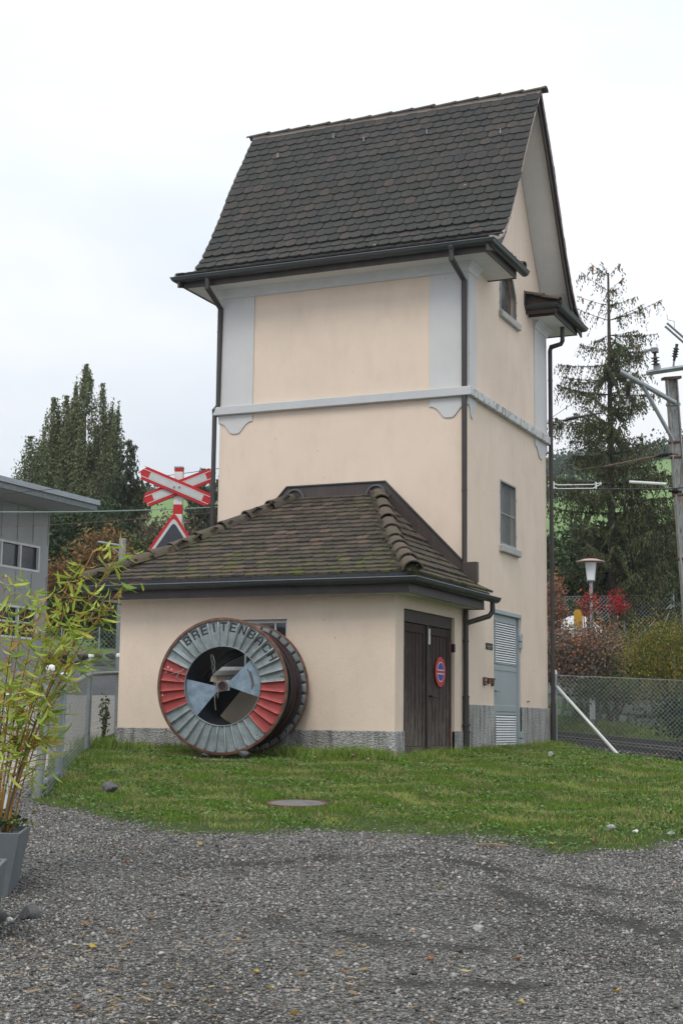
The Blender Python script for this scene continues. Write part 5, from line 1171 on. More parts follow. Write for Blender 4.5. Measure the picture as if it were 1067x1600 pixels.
def bush(name, d, l, zc, rx, ry, rz_, n, size, mat, label, cat='shrub', seed=1, nc=60, up=.4, grp=None, base=None, thin=.28, asp=.55, stems=6):
    rg = np.random.default_rng(seed); x, y = W(d, l); z0 = g(x, y) if base is None else base; t = thing(name, (x, y, z0), label, cat, grp)
    C_ = rg.normal(size=(nc, 3)); C_ /= np.linalg.norm(C_, axis=1)[:, None]; C_ *= rg.uniform(.25, 1.0, nc)[:, None]**.5; ci = rg.integers(0, nc, n)
    P = C_[ci]+rg.normal(0, thin, (n, 3)); rn = np.clip(.1+.6*rg.uniform(0, 1, nc)[ci]+rg.uniform(-.15, .3, n), 0, .97)
    P = P*np.array([rx, rx, rz_]); X = A0[0]*P[:, 0]+F0[0]*P[:, 1]*ry/rx; Y = A0[1]*P[:, 0]+F0[1]*P[:, 1]*ry/rx
    Q = np.stack([x+X, y+Y, zc+P[:, 2]], -1); k = Q[:, 2] > z0-.05; cards('crown', Q[k], size, mat, t, asp, rn[k], up)
    sm = MB()
    for i in range(stems):
        a = rg.uniform(0, 6.28); q_ = C_[i]; e = (x+A0[0]*q_[0]*rx*.8, y+A0[1]*q_[0]*rx*.8, zc+q_[2]*rz_*.8); MB().tube([(x+.1*math.cos(a), y+.1*math.sin(a), z0-.1), ((x+e[0])/2, (y+e[1])/2, (z0+e[2])/2), e], [.04, .025, .01], 6).build('stem', M_bark, t, True)
    return t
M_maple = leafmat('autumn_bush_leaf', [(0, (.07, .075, .05)), (.4, (.16, .145, .12)), (.6, (.27, .19, .15)), (.75, (.36, .17, .09)), (.9, (.46, .16, .05)), (1, (.28, .04, .025))], .25)
M_crim = leafmat('crimson_leaf', [(0, (.20, .01, .02)), (.6, (.38, .02, .03)), (1, (.45, .10, .03))], .25)
M_rusty = leafmat('rust_brown_leaf', [(0, (.06, .045, .025)), (.4, (.14, .08, .03)), (.75, (.24, .12, .04)), (1, (.16, .13, .05))], .2)
M_ygreen = leafmat('yellow_green_shrub', [(0, (.06, .09, .02)), (.4, (.13, .16, .03)), (.75, (.24, .24, .045)), (.95, (.38, .26, .05)), (1, (.35, .14, .04))], .25)
M_dgreen = leafmat('dark_green_leaf', [(0, (.014, .028, .012)), (.5, (.03, .055, .02)), (.9, (.06, .10, .03)), (1, (.10, .13, .04))], .2)
M_mgreen = leafmat('mid_green_leaf', [(0, (.03, .05, .018)), (.5, (.07, .10, .03)), (.9, (.12, .15, .045)), (1, (.2, .18, .06))], .2)
M_brown = leafmat('brown_grey_leaf', [(0, (.05, .04, .032)), (.5, (.11, .08, .055)), (.9, (.17, .11, .07)), (1, (.22, .12, .06))], .2)
bush('autumn_bush', 42.3, 6.95, 2.55, 1.15, 1.0, .85, 15000, .045, M_maple, 'grey and orange autumn bush beside the tower corner above the stone wall', seed=31, nc=90, base=1.5)
bush('autumn_bush', 43.0, 6.15, 3.95, .34, .4, .85, 3800, .045, M_maple, 'taller rusty autumn bush squeezed against the tower corner', seed=32, nc=40, base=1.9)
bush('maple_shrub', 42.8, 7.9, 4.05, .36, .4, .34, 620, .04, M_crim, 'small maple with crimson and orange leaves left of the lamp post top', seed=33, nc=16, base=1.9, thin=.30)
bush('maple_shrub', 42.9, 7.2, 4.05, .30, .3, .34, 420, .04, M_crim, 'crimson maple twigs in front of the lamp post', seed=34, nc=14, base=1.9, thin=.30)
bush('broom_shrub', 38.2, 8.5, 2.15, 1.25, .9, .95, 24000, .035, M_ygreen, 'big feathery yellow green shrub hanging over the stone wall at the right', seed=35, nc=110, up=1.2, base=1.2, asp=.35)
bush('ivy_growth', 41.5, 7.6, 1.55, .9, .25, .35, 4500, .04, M_mgreen, 'green trailing growth over the middle of the stone wall', seed=57, nc=40, base=.8)
bush('dark_shrub', 36.6, 9.1, .75, 1.3, .5, .45, 9000, .05, M_dgreen, 'dark green growth hanging down the right end of the stone wall', seed=36, nc=50, base=.2)
bush('laurel_hedge', 48.5, 7.0, 3.9, 1.3, 1.0, 1.5, 13000, .08, M_dgreen, 'dark evergreen bush behind the lamp post', seed=37, nc=70, base=2.4)
bush('laurel_hedge', 49.5, 9.2, 4.2, 1.8, 1.2, 1.9, 17000, .08, M_dgreen, 'broad dark evergreen hedge behind the upper wire fence', seed=38, nc=80, base=2.4)
bush('laurel_hedge', 50.5, 11.8, 4.6, 1.9, 1.2, 2.3, 17000, .08, M_dgreen, 'tall dark evergreen hedge at the right edge of the view', seed=39, nc=80, base=2.4)
bush('distant_tree', 60, 8.3, 6.3, 1.3, 1.2, 1.0, 7000, .09, M_mgreen, 'olive green tree crown seen through the gap right of the tower', seed=40, nc=50, base=3)
bush('distant_tree', 62, 10.6, 6.9, 2.6, 1.5, 1.8, 12000, .11, M_dgreen, 'dark tree crown behind the low spruces at the right', seed=55, nc=60, base=3)
# left background
bush('brown_tree', 62, -7.3, 7.0, 1.15, 1.2, 1.7, 9000, .09, M_brown, 'brown leafless looking tree behind the crossing sign', seed=41, nc=60, base=4.3)
bush('brown_tree', 60, -5.9, 6.6, 1.1, 1.2, 1.6, 8000, .09, M_brown, 'second brown tree between the crossing sign and the tower', seed=42, nc=60, base=4.3)
bush('green_bush', 58, -7.9, 6.3, 1.0, .9, 1.1, 8000, .08, M_mgreen, 'yellowish green bush left of the dark signal triangle', seed=43, nc=50, base=4.1)
bush('rusty_bush', 56, -9.0, 6.0, 1.15, .9, 1.4, 9000, .08, M_rusty, 'orange brown autumn bush behind the steel catenary mast', seed=44, nc=60, base=3.8)
bush('rusty_bush', 57, -10.3, 5.6, 1.1, .9, 1.2, 8000, .08, M_rusty, 'low rusty bush right of the grey building', seed=45, nc=50, base=3.8)
bush('green_bush', 56, -9.3, 4.6, 2.3, .8, .75, 12000, .08, M_mgreen, 'low green hedge along the bank above the rubble wall', seed=46, nc=70, base=3.6)
bush('dark_bush', 66, -11.2, 7.0, 2.2, 1.5, 2.6, 16000, .11, M_dgreen, 'dark evergreen mass at the foot of the poplars', seed=47, nc=80, base=5)
bush('dark_bush', 66, -14.5, 7.2, 2.5, 1.5, 2.6, 16000, .11, M_dgreen, 'dark evergreen mass directly behind the grey building', seed=48, nc=80, base=5)
bush('dark_bush', 52.5, -7.2, 3.6, 1.4, .6, .8, 8000, .07, M_dgreen, 'dark green bush on the bank left of the annex eaves', seed=49, nc=50, base=2.9)
# far tree lines on the hills
def farwood(name, pts, label, h, n, size, mat=M_dgreen):
    P = []
    for (d, l, w_, hh) in pts:
        x, y = W(d, l); z = g(x, y); m = n; P.append(np.stack([x+rng.normal(0, w_, m), y+rng.normal(0, w_*.5, m), z+hh*rng.beta(1.3, 1.6, m)], -1))
    return tag(cards(name, np.concatenate(P), size, mat, None, .8), label, None, None, 'stuff')
far_pts = [(405, l, 9, 4.5+1.5*math.sin(l*.13)) for l in range(-110, 130, 9)]
farwood('distant_wood', far_pts, 'far wood along the crest of the hills', 10, 1800, .5)
farwood('distant_wood', [(300, l, 5, 6) for l in (-30, -44, 44, 56)], 'small groups of trees in the far green fields', 8, 1500, .35)
# climbing weed on the post by the annex
bush('climbing_weed', 23.4, -3.66, .62, .07, .07, .36, 240, .03, M_mgreen, 'thin climbing weed on the fence by the annex corner', 'weed', seed=50, nc=16, base=.15, stems=2)
# weeds round planter foot and in the pot
bush('pot_weed', 11.2, -2.5, -.17, .22, .25, .06, 500, .02, M_mgreen, 'low green weeds growing in the soil of the bamboo planter', 'weed', seed=51, nc=20, base=-.32, stems=0)
# ------------------------------------------------------------------ grey industrial building on the left
bx0, by0 = W(36, -7.15)
IB = thing('industrial_building', (bx0, by0, 1.0), 'grey metal clad industrial hall with overhanging flat roof and ribbon windows at the left', 'building')
M_clad = plain('grey_metal_cladding', (.32, .33, .335), .5, .2, .06, 3); M_roofm = plain('pale_metal_roof_edge', (.34, .37, .40), .45, .3, .06, 3)
YB = by0; XB = bx0; zb = .4; zt = 5.62; mb = MB()
wins = [(YB-9.4, YB-.36, 4.08, 4.72), (YB-9.4, YB-.36, 2.45, 3.22)]
mb.panel([(YB-16, zb), (YB, zb), (YB, zt), (YB-16, zt)], [[(a, c), (b, c), (b, d), (a, d)] for a, b, c, d in wins], fX(XB), .08)
mb.panel([(XB-14, zb), (XB, zb), (XB, zt), (XB-14, zt)], [], fY(YB), 0); mb.panel([(XB-14, zb), (XB, zb), (XB, zt), (XB-14, zt)], [], fY(YB-16), 0)
mb.build('wall', M_clad, IB, fix=False)
y = YB-.02
while y > YB-13: 
    for z0, z1 in ((4.78, zt), (3.28, 4.02), (zb, 2.4)): MB().box(XB, XB+.018, y-.03, y, z0, z1).build('cladding_rib', M_clad, IB)
    y -= .62
for wi, (a, b, c, d) in enumerate(wins):
    wn_ = MB().box(XB-.085, XB-.075, a, b, c, d).build('window', M_glass, IB)
    for z in (c, d-.05): MB().box(XB-.06, XB+.012, a, b, z, z+.05).build('frame', M_framew, wn_)
    y = b
    while y > a: MB().box(XB-.06, XB+.012, y-.05, y, c+.05, d-.05).build('frame', M_framew, wn_); y -= .74
    if wi: MB().box(XB-.06, XB+.008, a, b, (c+d)/2-.02, (c+d)/2+.02).build('frame', M_framew, wn_)
MB().box(XB-15, XB+1.15, YB-17, YB+.45, 5.78, 5.90).build('roof', M_roofm, IB)
MB().box(XB-15, XB+1.10, YB-17, YB+.40, 5.64, 5.775).build('roof_fascia', M_galvd, IB)
MB().add([(XB+.02, YB-16.9, 5.62), (XB+.02, YB+.38, 5.62), (XB+1.08, YB+.38, 5.63), (XB+1.08, YB-16.9, 5.63)], [(0, 1, 2, 3)]).build('roof_soffit', M_clad, IB)
# ------------------------------------------------------------------ crossing sign behind the annex
sc = 1/82.57
sx0, sy0 = W(27.66, -3.08); CS = thing('crossing_sign', (sx0, sy0, g(sx0, sy0)), 'red and white level crossing cross over a dark triangular signal panel', 'railway sign')
SM = Matrix(((A0[0], 0, -F0[0], sx0), (A0[1], 0, -F0[1], sy0), (0, 1, 0, 0), (0, 0, 0, 1)))   # local x right, y up, z towards the yard
zz0 = g(sx0, sy0)
for i, (z0, z1, m_) in enumerate(((zz0, 3.6, M_galvd), (3.6, 4.42, M_white), (4.42, 4.60, M_red), (4.60, 5.23, M_white), (5.23, 5.30, M_red))):
    MB().bbox(-.085+.0005*i, .085-.0005*i, z0, z1-.0, -.085, .085-.0005*i, .006, SM).build('post', m_, CS)
MB().bbox(-.088, .088, 5.30, 5.33, -.088, .088, .004, SM).build('post_cap', M_galv, CS)
def board(cx_, cy_, L, hw, a, z):
    Rm = SM @ Matrix.Translation((cx_, cy_, z)) @ Matrix.Rotation(a, 4, 'Z'); pt = .10
    def ply(L, hw, pt): return [(-L, 0), (-L+pt, -hw), (L-pt, -hw), (L, 0), (L-pt, hw), (-L+pt, hw)]
    b = MB().prism(ply(L, hw, pt*.9), lambda x, y, d: Rm @ Vector((x, y, d)), 0, .012).build('cross_arm', M_red, CS)
    MB().prism([(-L+.20, -hw+.068), (L-.20, -hw+.068), (L-.20, hw-.068), (-L+.20, hw-.068)], lambda x, y, d: Rm @ Vector((x, y, d)), .0125, .016).build('white_panel', M_signwhite, b)
    for s in (-1, 1): MB().prism([(-L+.06, s*(hw-.058)-.005), (L-.06, s*(hw-.058)-.005), (L-.06, s*(hw-.058)+.005), (-L+.06, s*(hw-.058)+.005)], lambda x, y, d: Rm @ Vector((x, y, d)), .0125, .020).build('edge_strip', M_white, b)
    for s in (-1, 1): MB().prism([(-L+.02, s*hw-.004), (L-.1, s*hw-.004), (L-.1, s*hw+.004), (-L+.1, s*hw+.004)], lambda x, y, d: Rm @ Vector((x, y, d)), -.04, .0).build('flange', M_red, b)
board(.03, 4.93, .735, .128, R(22.5), .11); board(-.03, 4.93, .745, .128, R(-22.5), .16)
for s in (-.07, .03): MB().lathe([(.018, .175), (.018, .19), (0, .192)], (0, 0, 0), 8, M=SM @ Matrix.Translation((s, 4.92, 0))).build('bolt', M_galvd, CS)
def tri(off, z0, z1, mat, nm):
    top = 4.43; bot = 2.9; w = 1.02
    P = [(-w, bot), (w, bot), (0, top+.02)]; c = (0, (2*bot+top)/3)
    # inset by off, rounded apex
    import itertools
    def inset(P, off):
        r = []; n = len(P)
        for i in range(n):
            a, b, c_ = Vector(P[i-1]), Vector(P[i]), Vector(P[(i+1) % n]); d1 = (b-a).normalized(); d2 = (c_-b).normalized(); n1 = Vector((-d1.y, d1.x)); n2 = Vector((-d2.y, d2.x)); m_ = (n1+n2)/(1+n1.dot(n2)); r.append(b+m_*off)
        return r
    Q = inset(P, off+.0); out_ = []
    for i in range(3):
        a, b, c_ = Q[i-1], Q[i], Q[(i+1) % 3]; rr = .09; p1 = b+(a-b).normalized()*rr; p2 = b+(c_-b).normalized()*rr
        for k in range(6): t = k/5; out_.append(tuple(p1*(1-t)**2+b*2*t*(1-t)+p2*t*t))
    return MB().prism(out_, lambda x, y, d: SM @ Vector((x-.06, y, d)), z0, z1).build(nm, mat, CS)
tri(0, .10, .14, M_red, 'signal_panel_border'); tri(.056, .141, .146, M_signwhite, 'signal_panel_stripe'); tri(.104, .147, .153, M_signback, 'signal_panel')
MB().lathe([(.13, .155), (.13, .30), (.12, .30), (.12, .156)], (0, 0, 0), 20, M=SM @ Matrix.Translation((-.11, 3.62, 0))).build('lamp_hood', M_signback, CS, auto=40)
MB().lathe([(.0, .157), (.119, .157)], (0, 0, 0), 20, M=SM @ Matrix.Translation((-.11, 3.62, 0))).build('lamp_glass', M_black, CS)
# ------------------------------------------------------------------ catenary mast at the left, wires
x, y = W(41.75, -6.2); LM = thing('catenary_mast', (x, y, g(x, y)), 'slim galvanised catenary mast with bracket left of the annex roof', 'mast')
MB().bbox(x-.075, x+.075, y-.075, y+.075, g(x, y)-.1, 5.68, .01).build('post', M_galv, LM)
def Lw(d, l, z): return Vector((*W(d, l), z))
MB().tube([Lw(41.75, -6.2, 5.47), Lw(41.75, -6.9, 5.58)], .03, 6).build('arm', M_galv, LM); MB().tube([Lw(41.75, -6.2, 5.2), Lw(41.75, -6.7, 5.55)], .02, 6).build('strut', M_galv, LM)
MB().tube([Lw(41.75, -6.2, 4.55), Lw(41.75, -6.9, 4.58)], .035, 6).build('arm', M_galv, LM)
M_wireg = plain('patina_green_wire', (.22, .30, .27), .6); M_wired = plain('dark_wire', (.03, .03, .032), .6); M_wirer = plain('rusty_wire_rod', (.14, .085, .06), .7, .2, .4, 20)
for (p, q_, r, m_, lb) in ((Lw(29.7, -9.5, 4.74), Lw(29.69, -1.5, 4.93), .011, M_wireg, 'pale green overhead wire passing behind the crossing sign'), (Lw(29.7, -9.5, 4.85), Lw(29.6, -1.2, 5.85), .007, M_wired, 'thin dark overhead wire rising from the grey roof to the tower'), (Lw(29.7, -9.5, 4.35), Lw(29.72, -2.4, 4.78), .006, M_wirer, 'lowest rusty overhead wire behind the crossing sign')):
    n = 12; pts = [p.lerp(q_, i/n)+Vector((0, 0, -.10*math.sin(math.pi*i/n))) for i in range(n+1)]; tag(MB().tube(pts, r, 5).build('overhead_wire', m_), lb, 'wire')
# rubble wall and fence above the road at the left
RW = thing('rubble_wall', tuple(gp(50.3, -8.4)), 'low rough rubble wall at the far end of the asphalt road', 'wall')
M_rub = plain('dark_rubble_stone', (.11, .105, .10), .95, 0, .4, 8, .6); k = 0
for row in range(3):
    l = -11.5+.2*row
    while l < -5.2:
        w_ = random.uniform(.35, .7); o = rock('stone', tuple(Lw(50.3+random.uniform(-.08, .08), l+w_/2, 2.22+.26*row+random.uniform(-.03, .03))), w_*.56, .22, .17, M_rub, None, None, 100+k, rot=YAW); attach(o, RW); o.matrix_parent_inverse = Matrix.Translation(-RW.location); l += w_; k += 1
UF = thing('wire_fence', tuple(gp(51.5, -8)), 'low wire mesh fence on top of the far rubble wall', 'fence')
for l in (-10.6, -9.6, -8.9, -8.3, -7.7, -7.5, -6.8): MB().tube([Lw(51.2, l, 2.7), Lw(51.2, l, 3.75)], .025, 6).build('post', M_galv, UF)
chain(MB(), Lw(51.2, -10.6, 0), Lw(51.2, -6.0, 0), 2.85, 3.65, 2.85, 3.65, .16, .004).build('wire_mesh', M_galvd, UF, fix=False)
BRW = thing('timber_fence', tuple(gp(58, -9)), 'brown rail on short yellowish posts along the green bank', 'fence')
MB().box(-3.3, 3.0, -.04, .04, 0, .16, Matrix.Translation(Lw(57.5, -9.2, 4.42)) @ Matrix.Rotation(YAW, 4, 'Z')).build('rail', M_woodframe, BRW)
M_yp = plain('yellowish_timber', (.20, .19, .08), .8)
for i in range(18): MB().box(-.05, .05, -.05, .05, 0, .38, Matrix.Translation(Lw(57.4, -12.2+i*.34, 4.02)) @ Matrix.Rotation(YAW, 4, 'Z')).build('post', M_yp, BRW)
# ------------------------------------------------------------------ railway and things right of the tower
RY_ = thing('railway_track', (2.287, 6.078, -.05), 'single railway track with dark rails behind the right fence', 'railway track')
def tp(t, s, z): return Vector((T0[0]+TT[0]*t+TN[0]*s, T0[1]+TT[1]*t+TN[1]*s, z))
M_rail = plain('dark_rail_steel', (.06, .05, .045), .5, .4, .3, 10); M_sleeper = plain('dark_timber_sleeper', (.045, .036, .03), .85, 0, .4, 6, .4)
for s in (0, 1.47):
    mb = MB(); prof = [(-.07, 0), (.07, 0), (.07, .015), (.012, .04), (.012, .11), (.038, .12), (.038, .155), (-.038, .155), (-.038, .12), (-.012, .11), (-.012, .04), (-.07, .015)]; vs = []
    for t in (-14, 42):
        for a, b in prof: vs.append(tp(t, s+a, .094+.0133*t-.155+(.06 if s else 0)+b))
    k = len(prof); mb.add(vs, [(i, (i+1) % k, k+(i+1) % k, k+i) for i in range(k)]+[tuple(range(k)), tuple(range(k, 2*k))]); mb.build('rail', M_rail, RY_)
for i in range(60):
    t = -12+i*.72; z = .094+.0133*t-.165; M = Matrix(((TN[0], TT[0], 0, tp(t, .73, z).x), (TN[1], TT[1], 0, tp(t, .73, z).y), (0, 0, 1, z-.10+.02), (0, 0, 0, 1)))
    MB().box(-1.4, 1.4, -.13, .13, 0, .10, M).build('sleeper', M_sleeper, RY_)
N = 16000; t = rng.uniform(-13, 30, N); s = rng.uniform(-.9, 2.2, N); P = T0[None]+TT[None]*t[:, None]+TN[None]*s[:, None]; z = .094+.0133*t-.16+rng.uniform(-.03, .05, N)-.05*(np.abs(s-.7) > 1.2)
M_bal = leafmat('ballast_stone', [(0, (.05, .042, .036)), (.6, (.10, .085, .07)), (1, (.17, .15, .13))], 0.01, .9)
tag(cards('ballast', np.concatenate([P, z[:, None]], 1), .035, M_bal, None, .8, None, 0), 'brown grey ballast round the railway sleepers', None, None, 'stuff')
# grass on the bank between rails and stone wall
N = 26000; t = rng.uniform(2, 27, N); s = rng.uniform(1.95, 3.25, N); x = T0[0]+TT[0]*t+TN[0]*s; y = T0[1]+TT[1]*t+TN[1]*s
blades('bank_grass', x, y, rng.uniform(.04, .14, N), rng.uniform(.006, .012, N), rng.uniform(.2, .8, N), 'grass strip between the track and the stone wall', M_grass, rng.uniform(.0, .6, N))
# stone retaining wall
SWt = thing('stone_retaining_wall', tuple(tp(14, 3.3, .5)), 'rough grey stone block retaining wall beyond the railway', 'wall')
M_blk = plain('grey_quarry_stone', (.22, .225, .21), .9, 0, .35, 1.6, .8)
def block(t0, t1, z0, z1, s=3.22, seed=0):
    rg = np.random.default_rng(seed); bm = bmesh.new(); bmesh.ops.create_cube(bm, size=1); bmesh.ops.subdivide_edges(bm, edges=bm.edges[:], cuts=3, use_grid_fill=True)
    for v in bm.verts:
        c = v.co.copy(); r = .07; d_ = Vector((max(0, abs(c.x)-.5+r)/r, max(0, abs(c.y)-.5+r)/r, max(0, abs(c.z)-.5+r)/r)); k = .025*d_.length
        v.co = c*(1-k); v.co += Vector(rg.normal(0, .018, 3))
        v.co.x *= (t1-t0); v.co.y *= .55; v.co.z *= (z1-z0)
    me = bpy.data.meshes.new('stone_block'); bm.to_mesh(me); bm.free(); me.materials.append(M_blk); me.shade_smooth(); me.set_sharp_from_angle(angle=R(32)); o = bpy.data.objects.new('stone_block', me); S.collection.objects.link(o)
    p = tp((t0+t1)/2, s+.27, (z0+z1)/2); o.matrix_basis = Matrix(((TT[0], TN[0], 0, p.x), (TT[1], TN[1], 0, p.y), (0, 0, 1, p.z), (0, 0, 0, 1))); o.parent = SWt; o.matrix_parent_inverse = Matrix.Translation(-SWt.location)
k = 0
for row, hgt in enumerate((.42, .48, .50)):
    t = 4+random.uniform(-.6, .3)
    while t < 28:
        L = random.uniform(.9, 2.4); zb_ = .02+.030*(t+L/2)+sum((.42, .48, .50)[:row])-.0; block(t+.02, t+L-.02, zb_+.015, zb_+hgt-.015-random.uniform(0, .05), 3.2+random.uniform(-.06, .08)+.06*row, 200+k); t += L; k += 1
# lamp post
lx, ly = W(44.2, 7.49); LP = thing('street_lamp', (lx, ly, .8), 'lamp post with white glass cone and flat reddish cap beyond the railway', 'street lamp')
MB().tube([(lx, ly, .6), (lx, ly, 4.86)], .058, 12).build('post', M_galv, LP, auto=40); MB().tube([(lx, ly, .75), (lx, ly, 1.55)], .085, 12).build('post_sleeve', M_white, LP, auto=40)
M_yel = plain('yellow_marker_paint', (.50, .30, .03), .6, 0, .15, 12); M_cap = plain('faded_red_lamp_cap', (.50, .34, .32), .5)
for z in (1.60, 1.76): MB().tube([(lx, ly, z), (lx, ly, z+.13)], .10, 12).build('yellow_band', M_yel, LP, auto=40)
MB().lathe([(.12, -.03), (.14, -.02), (.14, .02), (.11, .03)], (lx, ly, 4.86), 20).build('collar', M_galvd, LP, auto=40)
M_gls = plain('opal_lamp_glass', (.78, .80, .82), .3, 0, .03, 2); MB().lathe([(.115, 0), (.17, .54)], (lx, ly, 4.88), 24).build('lamp_glass', M_gls, LP, True)
MB().lathe([(0, .10), (.20, .075), (.42, .01), (.42, -.01), (.2, .0), (0, .0)], (lx, ly, 5.44), 28).build('lamp_cap', M_cap, LP, auto=50)
# upper wire fence above the wall
UR = thing('chain_link_fence', tuple(Lw(46, 9, 2.6)), 'tall chain link fence with diagonal braces on the slope above the stone wall', 'fence')
for l, zt_, r in ((10.33, 4.72, .055), (8.82, 4.45, .03), (7.75, 4.55, .03), (7.64, 4.3, .02), (6.6, 4.5, .03)): MB().tube([Lw(46, l, 1.6), Lw(46, l, zt_)], r, 10).build('post', M_galv, UR, auto=40)
MB().tube([Lw(46, 8.95, 3.0), Lw(46, 10.3, 4.35)], .025, 8).build('brace', M_galv, UR); MB().tube([Lw(45.4, 9.7, 3.1), Lw(46, 10.3, 4.3)], .02, 8).build('brace', M_galv, UR)
chain(MB(), Lw(46, 6.4, 0), Lw(46, 10.33, 0), 2.7, 4.5, 2.7, 4.55, .12, .0045).build('chain_link_mesh', M_galv, UR, fix=False)
chain(MB(), Lw(46, 10.33, 0), Lw(46, 13.5, 0), 2.7, 4.4, 2.7, 4.4, .12, .0045).build('chain_link_mesh', M_galv, UR, fix=False)
MB().tube([Lw(46, 6.4, 4.52), Lw(46, 10.33, 4.62)], .008, 5).build('top_wire', M_galv, UR)
# white sheeted heap and yellow marker behind the autumn bush
bm = bmesh.new(); bmesh.ops.create_grid(bm, x_segments=24, y_segments=16, size=1)
for v in bm.verts:
    x_, y_ = v.co.x, v.co.y; e = max(abs(x_), abs(y_)); v.co = Vector((x_*1.1, y_*.6, (1-e**3)*(.62+.12*math.sin(3*x_+1)+.08*math.sin(7*x_+5*y_))+.02*math.sin(20*x_+13*y_)))
me = bpy.data.meshes.new('sheeted_heap'); bm.to_mesh(me); bm.free(); me.materials.append(M_white); me.shade_smooth(); o = bpy.data.objects.new('sheeted_heap', me); S.collection.objects.link(o); o.matrix_basis = Matrix.Translation(Lw(44.6, 6.95, 3.05)) @ Matrix.Rotation(YAW, 4, 'Z'); tag(o, 'white sheet over a heap glimpsed through the autumn bush', 'tarpaulin')
ym = thing('yellow_marker', tuple(Lw(43.9, 7.05, 3.2)), 'rounded yellow plate standing in front of the white sheet', 'marker')
MB().prism([(-.13, 0), (.13, 0), (.13, .45), (.08, .52), (-.08, .52), (-.13, .45)], lambda a, b, d: Lw(43.9-d, 7.05+a, 3.45+b), 0, .03).build('plate', M_yel, ym); MB().tube([Lw(43.92, 7.05, 2.4), Lw(43.92, 7.05, 3.5)], .02, 6).build('stake', M_galvd, ym)
# leaning catenary mast with its gear
MM = thing('railway_mast', (*W(27.35, 6.57), -.05), 'leaning rust streaked steel catenary mast with insulators at the right edge', 'mast')
def rustgalv():
    m = Mt('rust_streaked_steel'); s = m.noise(3.2, 6, .7, (7, 7, .35)); m.col(m.mix(m.ramp(s, [(.52, 0.), (.60, .9)]), m.ramp(m.noise(9), [(.3, (.26, .28, .28)), (.7, (.38, .40, .40))]), (.20, .085, .035))); m.set(.6, .2); return m.m
M_rg = rustgalv(); mt, mbm = Lw(26.37, 5.98, 6.83), Lw(27.35, 6.57, -.1)
u = (mt-mbm).normalized(); sa = Vector((A0[0], A0[1], 0)); sa = (sa-u*sa.dot(u)).normalized(); sb = u.cross(sa)
def along(z): return mbm+u*((z-mbm.z)/u.z)
def hb(x0, x1, y0, y1, mat=M_rg, nm='post_flange'):
    V = [b+sa*x+sb*y for b in (mbm, mt) for x, y in ((x0, y0), (x1, y0), (x1, y1), (x0, y1))]; MB().add(V, [(0, 1, 2, 3), (4, 5, 6, 7), (0, 1, 5, 4), (1, 2, 6, 5), (2, 3, 7, 6), (3, 0, 4, 7)]).build(nm, mat, MM)
hb(-.095, -.075, -.10, .10); hb(.075, .095, -.10, .10); hb(-.074, .074, -.012, .012, M_rg, 'post_web')
MB().add([p+q_ for q_ in (Vector(), Vector((0, 0, .05))) for p in (mt-sa*.16-sb*.13, mt+sa*.16-sb*.13, mt+sa*.16+sb*.13, mt-sa*.16+sb*.13)], [(0, 1, 2, 3), (4, 5, 6, 7), (0, 1, 5, 4), (1, 2, 6, 5), (2, 3, 7, 6), (3, 0, 4, 7)]).build('cap_plate', M_rust, MM)
b0_, b1_ = Lw(26.17, 5.50, 6.90), Lw(26.15, 6.75, 7.10)
for dz in (0, .13):
    MB().tube([b0_+Vector((0, 0, dz*.0))+sb*(dz-.06), b1_+sb*(dz-.06)], .045, 4).build('cross_beam', M_galv, MM)
def insul(base, top, r=.075, n=5, nm='insulator', mat=M_black):
    a, b = Vector(base), Vector(top); L = (b-a).length; d_ = (b-a)/L; prof = [(.025, 0), (.025, .06)]
    for i in range(n): z = .06+(L-.12)*(i+.1)/n; w_ = (L-.12)/n; prof += [(.035, z), (r, z+w_*.25), (r*.95, z+w_*.4), (.035, z+w_*.6)]
    prof += [(.025, L-.06), (.03, L)]
    q_ = d_.to_track_quat('Z', 'Y').to_matrix().to_4x4(); return MB().lathe(prof, tuple(a), 12, M=q_).build(nm, mat, MM, auto=40)
M_ins = plain('brown_black_insulator', (.02, .016, .014), .3, 0, .2, 5)
insul(Lw(26.16, 5.66, 6.98), Lw(26.1, 5.63, 7.26), .085, 3, mat=M_ins); MB().bbox(-.06, .06, -.06, .06, 0, .09, .01, Matrix.Translation(Lw(26.1, 5.63, 7.26))).build('insulator_head', M_galvd, MM)
MB().tube([Lw(26.1, 5.63, 7.33), Lw(26.1, 5.42, 7.28)], .025, 6).build('terminal', M_galvd, MM); MB().bbox(-.06, .06, -.05, .05, 0, .12, .01, Matrix.Translation(Lw(26.16, 5.68, 6.93))).build('bracket', M_galv, MM)
insul(Lw(26.12, 5.98, 7.12), Lw(26.08, 6.03, 7.42), .06, 4, mat=M_ins); MB().tube([Lw(26.16, 5.97, 6.96), Lw(26.12, 5.98, 7.13)], .018, 6).build('bracket', M_galv, MM)
for o_ in (-.03, .03): MB().tube([Lw(26.04, 5.83+o_*.6, 7.77+o_), Lw(26.1, 6.6+o_*.6, 7.10+o_)], .022, 6).build('switch_arm', M_galvd, MM)
MB().tube([Lw(26.04, 5.98, 7.66), Lw(26.04, 5.98, 7.83), Lw(26.04, 5.86, 7.86), Lw(26.04, 5.85, 7.96)], .004, 4).build('horn_wire', M_wired, MM)
ta, tb = Lw(25.97, 4.96, 6.88), Lw(26.25, 6.02, 6.37); MB().tube([ta, tb], .045, 12).build('cantilever_tube', M_galv, MM, auto=40); MB().lathe([(.047, 0), (.047, .03), (0, .031)], tuple(ta), 12, M=(ta-tb).normalized().to_track_quat('Z', 'Y').to_matrix().to_4x4()).build('tube_cap', M_black, MM)
